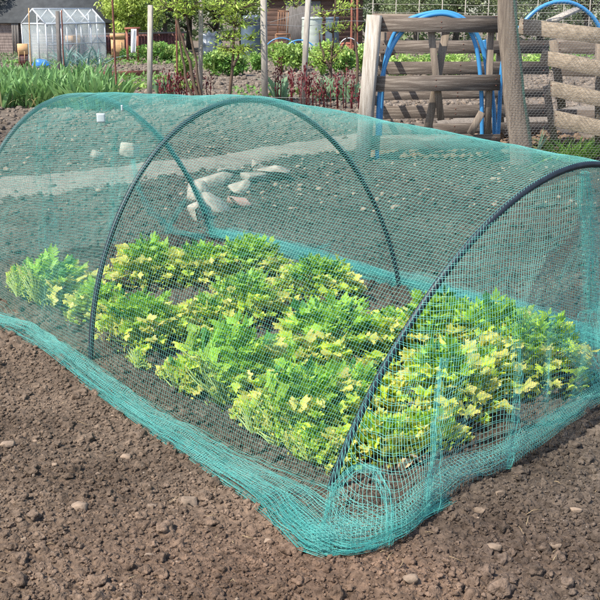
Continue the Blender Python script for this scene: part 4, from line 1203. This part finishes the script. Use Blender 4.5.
# ------------------------------------------------------------------ shed and greenhouse, left
def shed(name, c, w, d, h, rh, rz, wall, roofm, lb, over=.12, door=True):
    root = empty(name, c, lb, 'shed'); c = np.array(c, float)
    ux = np.array([math.cos(rz), math.sin(rz), 0]); uy = np.array([-math.sin(rz), math.cos(rz), 0]); uz = np.array([0, 0, 1.])
    mbx = MB()
    nb = 12                                        # horizontal weatherboards on all four sides, each lapping the next
    for i in range(nb):
        z = h * (i + .5) / nb; bh = h / nb * 1.06
        for sgn, a, b_, L in ((-1, ux, uy, w), (1, ux, uy, w)):
            o_ = c + uy * sgn * d / 2 + uz * z
            mbx.beam(o_ - ux * w / 2, o_ + ux * w / 2, .025 + .004 * (i % 2), bh, up=uz + uy * sgn * .08)
        for sgn in (-1, 1):
            o_ = c + ux * sgn * (w / 2 + .003) + uz * z
            mbx.beam(o_ - uy * d / 2, o_ + uy * d / 2, .025 + .004 * (i % 2), bh, up=uz + ux * sgn * .08)
    for sgn in (-1, 1):                            # gables (ridge runs along ux)
        n_ = 6
        for i in range(n_):
            z = h + rh * (i + .5) / n_; half = d / 2 * (1 - (i + .5) / n_)
            o_ = c + ux * sgn * (w / 2 + .003) + uz * z
            mbx.beam(o_ - uy * half, o_ + uy * half, .025, rh / n_, up=uz)
    mbx.build('wall', M[wall], root)
    rb = MB()
    for sgn in (-1, 1):
        e = c + uy * sgn * (d / 2 + over) + uz * (h - rh * over / (d / 2)); t = c + uz * (h + rh + .012)
        sl = (t - e); L = np.linalg.norm(sl); m0 = (e + t) / 2; nrm = np.cross(ux, sl / L); nrm = nrm if nrm[2] > 0 else -nrm
        rb.beam(m0 - ux * (w / 2 + over) + nrm * .02, m0 + ux * (w / 2 + over) + nrm * .02, .035, L, up=sl, bev=.05)
    rb.build('roof', M[roofm], root)
    if door:
        db = MB(); fc_ = c - uy * (d / 2 + .03); 
        db.beam(fc_ - ux * w * .1 + uz * .0, fc_ - ux * w * .1 + uz * h * .92, w * .35, .03, up=uy); dr = db.build('door', M['postdark'], root)
        hb = MB(); hb.beam(fc_ + ux * w * .02 - uy * .03 + uz * h * .5, fc_ + ux * w * .02 - uy * .03 + uz * h * .58, .02, .03, up=uy); hb.build('handle', M['wire'], dr)
    return root
gs = G(62, 57)
shed('garden_shed', AY(66, 60, 35.6) * [1, 1, 0], 3.8, 1.7, 1.06, .85, .0, 'shedwall', 'slate', 'weathered plank shed with dark felt roof at the far left', door=False)
sh_ = [o_ for o_ in bpy.data.objects if o_.name == 'garden_shed'][0]
mbx = MB()
for i in range(3):
    a_ = AY(13.3 + i * 2.5, 40, 34.65); mbx.beam(a_ * [1, 1, 0], [a_[0], a_[1], .98], .062, .03, up=(0, 1, 0))
mbx.build('door', M['postdark'], sh_)
a_ = AY(24.5, 40, 34.65); MB().beam(a_ * [1, 1, 0], [a_[0], a_[1], .98], .16, .03, up=(0, 1, 0)).build('painted_recess', M['slate'], sh_)  # flat dark slab, its colour stands in for the shaded recess beside the door
def box_thing(name, px, py, w_px, h_px, mat, lb, cat, dep=.3, lid=None, rz=.2, lf=.18):
    g = G(px, py); d = g[1]; w = w_px * d / F; h = h_px * d / F
    root = empty(name, g, lb, cat)
    MB().box(g, w, dep, h * (1 - lf), rz).build('box', M[mat], root)
    MB().box(g + [0, 0, h * (1 - lf) + .003], w * 1.1, dep * 1.08, h * lf, rz).build('lid', M[lid or mat], root)
    for s_ in (-1, 1):
        MB().box(g + np.array([s_ * w * .3 * math.cos(rz), s_ * w * .3 * math.sin(rz) - dep * .5, h * .1]), w * .06, .03, h * .6, rz).build('batten', M[lid or mat], root)
    return root
box_thing('hive_box', 24, 67, 9, 22, 'maroon', 'maroon crate with a tall tan lid left of the greenhouse', 'crate', lid='orange', lf=.45)
box_thing('wooden_crate', 74, 61, 13, 24, 'maroon', 'low orange tan tray on a dark crate beside the greenhouse side wall', 'crate', lid='orange', lf=.30)
box_thing('hive_box', 118.5, 60, 13, 25, 'orange', 'tall orange plywood hive box beside the iris bed rod', 'hive')
# greenhouse
Kc = G(48, 65); U = np.array([.6, .8, 0]); Wd = np.array([-.8, .6, 0]); Lg, Wg, He, Hr = 2.05, .95, 1.03, 1.40
gh = empty('greenhouse', Kc, 'small aluminium greenhouse with clear panes beside the shed', 'greenhouse')
fr = MB(); Z = np.array([0, 0, 1.])
def fbm_(a, b, w=.028): fr.beam(a, b, w, w, up=(.1, .2, 1) if abs((b - a)[2]) < .9 * np.linalg.norm(b - a) else (0, 1, 0))
nb = 5
for side in (0, 1):
    o_ = Kc + Wd * Wg * side
    for i in range(nb): p = o_ + U * Lg * i / (nb - 1); fbm_(p, p + Z * He)
    fbm_(o_ + Z * He, o_ + U * Lg + Z * He, .04); fbm_(o_ + Z * .02, o_ + U * Lg + Z * .02, .04)
    fbm_(o_ + Z * He * .5, o_ + U * Lg + Z * He * .5, .02)
R0 = Kc + Wd * Wg / 2 + Z * Hr
fbm_(R0, R0 + U * Lg, .045)
for i in range(nb):
    for side in (0, 1): fbm_(Kc + Wd * Wg * side + U * Lg * i / (nb - 1) + Z * He, R0 + U * Lg * i / (nb - 1), .035)
for e in (0, 1):
    for q in (.33, .66):
        p = Kc + U * Lg * e + Wd * Wg * q; fbm_(p, p + Z * (He + (Hr - He) * (1 - abs(q - .5) * 2)))
    fbm_(Kc + U * Lg * e + Z * He, Kc + U * Lg * e + Wd * Wg + Z * He)
fr.build('frame', M['alu'], gh)
def pane(a, b, c, d, n='pane'):
    P = np.array([a, b, c, d]); nn = np.cross(P[1] - P[0], P[3] - P[0]); nn /= np.linalg.norm(nn)
    MB().add(np.concatenate([P, P + nn * .004]), None, [(0, 1, 2, 3), (7, 6, 5, 4), (0, 4, 5, 1), (1, 5, 6, 2), (2, 6, 7, 3), (3, 7, 4, 0)]).build(n, M['glass'], gh)
for side in (0, 1):
    for i in range(nb - 1):
        a = Kc + Wd * Wg * side + U * (Lg * i / (nb - 1) + .02); b = a + U * (Lg / (nb - 1) - .04)
        pane(a + Z * .05, b + Z * .05, b + Z * (He - .03), a + Z * (He - .03))
        ra, rb = R0 + U * (Lg * i / (nb - 1) + .02), R0 + U * (Lg * (i + 1) / (nb - 1) - .02)
        pane(a + Z * (He + .01), b + Z * (He + .01), rb, ra)
for e in (0, 1):
    a = Kc + U * Lg * e; pane(a + Wd * .03 + Z * .05, a + Wd * (Wg - .03) + Z * .05, a + Wd * (Wg - .03) + Z * (He - .02), a + Wd * .03 + Z * (He - .02))
# bright blue sack in the greenhouse doorway
def lumpy(name, c, rad, mat, lb, cat, seed, amp=.18):
    V_, f_ = ICO3[0].copy(), ICO3[1]
    V_ = V_ * (1 + amp * np.sin(V_ * 3.1 + seed).sum(1)[:, None] * .5 + amp * .6 * np.sin(V_[:, [2, 0, 1]] * 7 + seed * 2).sum(1)[:, None] * .4)
    if mat == 'tarp':
        an_ = np.arctan2(V_[:, 1], V_[:, 0]); V_[:, :2] *= (1 + .16 * np.sin(an_ * 7 + V_[:, 2] * 2) + .08 * np.sin(an_ * 13 + V_[:, 2] * 5))[:, None]
        V_ = np.sign(V_) * np.abs(V_) ** .7
        V_ *= 1 + .07 * np.sin(V_[:, [1, 2, 0]] * 11 + seed).sum(1)[:, None] + .04 * np.sin(V_[:, [2, 0, 1]] * 23).sum(1)[:, None]
    V_ = V_ * np.array(rad); V_[:, 2] = np.maximum(V_[:, 2], -rad[2] * .7) + rad[2] * .7
    return tag(mk(name, V_ + np.array(c), [f_], M[mat], smooth=True), lb, cat)
lumpy('blue_sack', G(42, 68), (.22, .12, .13), 'bluebag', 'crumpled bright blue sack in front of the greenhouse gable', 'sack', 2)
# red brown board fence
fn = empty('board_fence', G(125, 52), 'low maroon board fence running behind the vegetable rows', 'fence')
Yf = 32.4; mbx = MB()
for i in range(36):
    x0 = 78 + i * 3.0
    a = AY(x0, 48, Yf + i * .05); h0 = 1.02 if i < 12 else .90
    mbx.beam([a[0], a[1], 0], [a[0], a[1], AY(x0, 35 - i * .06, Yf + i * .05)[2]], .088, .02, up=(0, 1, 0))
mbx.build('boards', M['maroon'], fn)
MB().beam(AY(76, 34.5, Yf - .05), AY(186, 32.4, Yf + 1.7), .05, .05).build('top_rail', M['postdark'], fn)
# white cloth on a small red frame
rk = empty('drying_rack', G(133, 58), 'small reddish wooden stand behind the white cloth', 'stand')
for x in (127.5, 138):
    g = AY(x, 50, 29.6); MB().beam(g * [1, 1, 0], [g[0], g[1], AY(x, 29, 29.6)[2]], .06, .05, up=(0, 1, 0)).build('leg', M['terracotta'], rk)
MB().beam(AY(125, 28.5, 29.6), AY(140, 28, 29.6), .2, .05).build('top', M['terracotta'], rk)
n = 12; V = []
for i in range(n):
    for j in range(n):
        a, b = i / (n - 1), j / (n - 1)
        p = AY(131 + 5.5 * a - .6 * b, 29 + 24 * b, 29.3); V.append(p + [0, .05 * math.sin(a * 9 + b * 2) * (b + .2), 0])
V = np.array(V); V = np.concatenate([V, V + [0, .012, 0]])
f = [(i * n + j, (i + 1) * n + j, (i + 1) * n + j + 1, i * n + j + 1) for i in range(n - 1) for j in range(n - 1)]
f += [tuple(x + n * n for x in q[::-1]) for q in f]
rim = [k for k in range(n)] + [i * n + n - 1 for i in range(1, n)] + [(n - 1) * n + k for k in range(n - 2, -1, -1)] + [i * n for i in range(n - 2, 0, -1)]
f += [(rim[k], rim[(k + 1) % len(rim)], rim[(k + 1) % len(rim)] + n * n, rim[k] + n * n) for k in range(len(rim))]
tag(MB().add(V, None, f).build('white_cloth', M['white'], smooth=True), 'white cloth hanging upright over the reddish stand', 'cloth')
# timber edge of a plot
tag(MB().beam(AY(98, 63, 23.5) * [1, 1, 0] + [0, 0, .06], AY(158, 61, 24.2) * [1, 1, 0] + [0, 0, .06], .05, .13).build('bed_edging', M['rust']), 'rusty brown timber edging in front of the green vegetable clumps', 'edging')

# ------------------------------------------------------------------ barrels, tank and shed, centre
def barrel(px, py, w_px, h_px, mat, lb, k=0, Yofs=0):
    g = G(px, py); d = g[1]; R_ = w_px * d / F / 2; h = h_px * d / F
    root = empty('water_barrel', g, lb, 'barrel')
    prof = [(R_ * .01, 0), (R_ * .92, 0), (R_ * .97, h * .05)]
    for i in range(1, 20):
        z = i / 20; rr = R_ * (.97 + .06 * math.sin(PI * z)) * (1.03 if i % 7 in (0,) else 1)
        prof.append((rr, h * (.05 + .83 * z)))
    prof += [(R_ * .97, h * .9), (R_ * .93, h * .93)]
    MB().lathe(g, prof, 24).build('body', M[mat], root, smooth=True)
    MB().lathe(g + [0, 0, h * .93], [(R_ * 1.02, -.01), (R_ * 1.04, .02), (R_ * .95, .045), (R_ * .5, .05), (.001, .052)], 24).build('lid', M[mat], root, smooth=True)
    MB().tube([g + [R_ * math.cos(a), R_ * math.sin(a), h * .62] for a in np.linspace(0, 2 * PI, 25)], .012, 6).build('band', M[mat], root)
    return root
barrel(251, 58, 19, 35, 'barrel', 'blue grey water butt right of the young tree')
barrel(312, 60, 20, 42, 'tankpale', 'pale greenish white tank behind the leaning slim post')
barrel(332, 58, 13, 40, 'barrel', 'dark blue barrel behind the climbing plant')
lumpy('tarpaulin_heap', G(212, 60), (.27, .2, .42), 'tarp', 'upright bundle wrapped in black and pale blue tarpaulin', 'tarpaulin', 4, .2)
lumpy('plastic_sack', AY(252, 25, 23.6), (.17, .12, .12), 'tarp', 'crumpled dark plastic on top of the blue grey water butt', 'sack', 6, .2)
shed('garden_shed', G(330, 56) + [-.55, 1.0, 0], 3.0, 1.6, 1.75, .5, .04, 'shedbrown', 'slate', 'dark brown timber shed behind the tank and barrels', door=True)
# small wooden chair leaning in front of the brown shed
ch = empty('garden_chair', G(283, 58), 'reddish slatted wooden chair in front of the brown shed', 'chair')
Yc = 31.5
def cb(a, b, w=.03, nm='slat', d=.03): MB().beam(AY(*a, Yc), AY(*b, Yc), w, d, up=(0, 1, 0)).build(nm, M['wicker'], ch)
cb((278.5, 10), (277.5, 34), nm='back_post'); cb((288.5, 11), (287.5, 34), nm='back_post'); cb((278, 11), (289, 11.5), .04, 'top_rail')
for q in (281, 283.5, 286): cb((q, 12), (q - .5, 31), .018)
MB().beam(AY(276, 34, Yc - .2), AY(290, 34, Yc - .2), .42, .03).build('seat', M['wicker'], ch)
for x, dy in ((277, 0), (288, 0), (275.5, -.36), (290, -.36)):
    g = AY(x, 34, Yc + dy); MB().beam(g, g * [1, 1, 0], .03, .03, up=(0, 1, 0)).build('leg', M['wicker'], ch)
for i, (x0, x1, yb, lb) in enumerate(((265, 298, 52, 'pale blue cloche hoop left of the slim post'), (284, 316, 54, 'blue cloche hoop behind the slim leaning post'), (338, 360, 52, 'thin pale blue cloche hoop left of the pallet bay'))):
    Y = YG(66 if i < 2 else 62); w = (x1 - x0) / 2; cx = (x0 + x1) / 2
    P = [AY(x0, 66, Y) * [1, 1, 0]] + [AY(cx - w * math.cos(a), yb - 14 * math.sin(a), Y) for a in np.linspace(0, PI, 16)] + [AY(x1, 66, Y) * [1, 1, 0]]
    tag(MB().tube(P, .018 if i == 1 else .014, 8).build('cloche_hoop', M['bluepipe' if i < 2 else 'alu'], smooth=True), lb, 'hoop')
# terracotta poles and barrow-like shapes near the pallets
for x, x2, lb in ((351, 352, 'reddish pole, first of the pair left of the pallet bay'), (357, 357.5, 'reddish pole nearer the pallet bay')):
    post('wooden_pole', (x, 58), (x2, 3), 2.2, 'terracotta', lb, 'pole', rnd=True, extend=.2)
mbx = MB(); g = G(347, 56)
mbx.box(g, .36, .28, .34, .2); tag(mbx.add(*[(g + [0, 0, .36]) + ICO2[0] * [.2, .15, .05], ICO2[1]]).build('red_tub', M['terracotta'], smooth=False), 'dull red tub behind the climbing plant', 'tub')
# small ridge of blue plastic behind the pallet bay
lumpy('blue_sack', G(388, 60) + [0, 0, .95], (.18, .12, .07), 'bluebag', 'flat blue plastic lid showing over the pallet bay top', 'sack', 9, .08)
tag(MB().box(G(388, 60), .34, .3, .96).build('wooden_stand', M['shedbrown']), 'dark stand under the flat blue plastic behind the pallet bay', 'stand')

# cane and string trellis far right
tr = empty('bean_trellis', G(480, 58), 'grey cane trellis with strings behind the pallet bays', 'trellis')
Yt = YG(58)
for x in (372, 395, 418, 441, 464, 487, 512, 536, 562, 588, 615):
    g = AY(x, 30, Yt); MB().tube([g * [1, 1, 0], g * [1, 1, 0] + [.02, 0, 1.75]], .014, 6).build('cane', M['postgrey'], tr)
for py in (4, 12, 20):
    MB().tube(wob([AY(368, py, Yt), AY(490, py + 1.5, Yt), AY(620, py, Yt)], 24, .02, py), .007, 5).build('string', M['postgrey'], tr)

# ------------------------------------------------------------------ trees and hedges at the end of the plots
def tree(px, Y, H, R, col, lb, seed, n=8500, leaf=.10, low=.12, cat='tree', name='leafy_tree'):
    col = np.array(col) * 1.35; r = np.random.default_rng(seed); b = AY(px, 40, Y) * [1, 1, 0]
    root = empty(name, b, lb, cat, 'trees and bushes at the end of the plots')
    tk = MB(); P = wob([b, b + [.1, 0, H * .4], b + [-.1, .1, H * .85]], 12, .08, seed); tk.tube(P, np.linspace(R * .07, R * .015, 12), 9)
    for k in range(9):
        a = r.uniform(0, 2 * PI); z = H * r.uniform(.12, .7); s0 = b + [0, 0, z]; e = s0 + [math.cos(a) * R * .7, math.sin(a) * R * .7, H * r.uniform(.02, .2)]
        tk.tube([s0, (s0 + e) / 2 + [0, 0, .1], e], [R * .03, R * .02, R * .008], 6)
    tk.build('trunk', M['barkbg'], root, smooth=True)
    V, f, c = foliage(r, n, b + [0, 0, H * (low + (1 - low) / 2)], (R, R, H * (1 - low) / 2), leaf, col, 46, .30, .35, zmin=.02)
    MB().add(V, f, None, c).build('crown', M['leafbg'], root, color=True)
TR = [(-22, 36, 3.2, 1.6, (.14, .20, .09), 'grey green bush left of the garden shed'),
      (14, 42, 4.5, 2.0, (.20, .22, .10), 'olive tree crown rising behind the garden shed'),
      (78, 42, 3.5, 1.5, (.22, .24, .09), 'brownish green bush behind the garden shed roof'),
      (108, 41, 3.8, 1.3, (.24, .32, .10), 'mid green tree right of the greenhouse roof'),
      (128, 34, 2.6, 1.1, (.38, .46, .10), 'bright yellow green bush above the maroon fence'),
      (146, 38, 4.5, 1.6, (.075, .13, .055), 'dark evergreen behind the square grey post'),
      (165, 36, 4.0, 1.3, (.10, .16, .07), 'dark green tree right of the square grey post'),
      (190, 39, 4.2, 1.7, (.26, .34, .13), 'pale green tree behind the leaning brown stems'),
      (216, 37, 4.0, 1.5, (.28, .36, .12), 'light green tree behind the young tree'),
      (242, 38, 4.2, 1.5, (.32, .38, .12), 'yellowish tree behind the water butt'),
      (375, 42, 4.5, 1.7, (.16, .20, .11), 'grey green tree behind the reddish poles'),
      (415, 40, 4.2, 1.7, (.22, .27, .13), 'soft green tree behind the left half of the pallet bay'),
      (455, 41, 4.2, 1.8, (.18, .22, .13), 'grey green tree behind the right half of the pallet bay'),
      (498, 40, 4.2, 1.7, (.26, .30, .15), 'pale green tree behind the thick split post'),
      (540, 41, 4.4, 1.8, (.17, .22, .12), 'dull green tree behind the high blue pipe'),
      (585, 40, 4.2, 1.7, (.22, .26, .14), 'sage green tree at the right edge of the background'),
      (640, 40, 4.2, 1.8, (.2, .24, .14), 'green tree just beyond the right edge'),
      (-70, 37, 4.0, 1.8, (.16, .22, .1), 'green tree just beyond the left edge'),
      (300, 43, 4.6, 2.0, (.16, .22, .10), 'green tree behind the dark brown shed'),
      (340, 44, 4.4, 1.8, (.2, .24, .12), 'olive green tree behind the right end of the brown shed')]
for i, (px, Y, H, R, c, lb) in enumerate(TR):
    tree(px, Y, H, R, c, lb, 700 + i)
# far-off hedge wall closing the view
r = np.random.default_rng(77); n = 26000
P = np.stack([r.uniform(-34, 34, n), 49 + r.uniform(-1.2, 1.2, n), r.uniform(0, 4.2, n) ** 1.0], 1)
P[:, 2] *= .7 + .3 * vnoise(P[:, 0] * .5, P[:, 0] * 0, 5)
V, f, c = leafcloud(P, r.normal(size=(n, 3)), r.normal(size=(n, 3)), r.uniform(.15, .35, n), np.array([.15, .20, .09]) * r.uniform(.6, 1.4, (n, 1)) * (.7 + .6 * vnoise(P[:, 0] * .8, P[:, 2] * .8, 9))[:, None], .6)
tag(MB().add(V, f, None, c).build('far_hedge', M['leafbg'], color=True), 'far-off hedge of mixed green closing the end of the allotments', 'hedge', kind='stuff')

# ------------------------------------------------------------------ camera, light, world
cam = bpy.data.cameras.new('camera'); co = bpy.data.objects.new('camera', cam); COL.objects.link(co)
co.location = (0, 0, EYE); co.rotation_euler = (PI / 2 - PITCH, 0, 0)
cam.sensor_width = 36; cam.lens = 36 * F / 600; cam.clip_end = 500; cam.clip_start = .05
SC.camera = co
SUN_EL, SUN_AZ = math.radians(54), math.radians(-126)     # azimuth from +Y, negative = to the left
d = Vector((math.sin(SUN_AZ) * math.cos(SUN_EL), math.cos(SUN_AZ) * math.cos(SUN_EL), math.sin(SUN_EL)))
sl = bpy.data.lights.new('sun', 'SUN'); so = bpy.data.objects.new('sun', sl); COL.objects.link(so)
sl.energy = 4.3; sl.angle = math.radians(.5); sl.color = (1, .945, .84)
so.rotation_euler = d.to_track_quat('Z', 'Y').to_euler()
wd = bpy.data.worlds.new('World'); SC.world = wd; wd.use_nodes = True
N = wd.node_tree.nodes; sky = N.new('ShaderNodeTexSky'); sky.sky_type = 'NISHITA'; sky.sun_disc = False
sky.sun_elevation = SUN_EL; sky.sun_rotation = SUN_AZ
wd.node_tree.links.new(sky.outputs[0], N['Background'].inputs[0]); N['Background'].inputs[1].default_value = .15
SC.view_settings.view_transform = 'Standard'; SC.view_settings.look = 'None'; SC.view_settings.gamma = 1
SC.view_settings.use_curve_mapping = False; SC.view_settings.exposure = .73
SC.render.engine = 'CYCLES'; SC.cycles.max_bounces = 6; SC.cycles.transparent_max_bounces = 12
SC.cycles.use_denoising = False
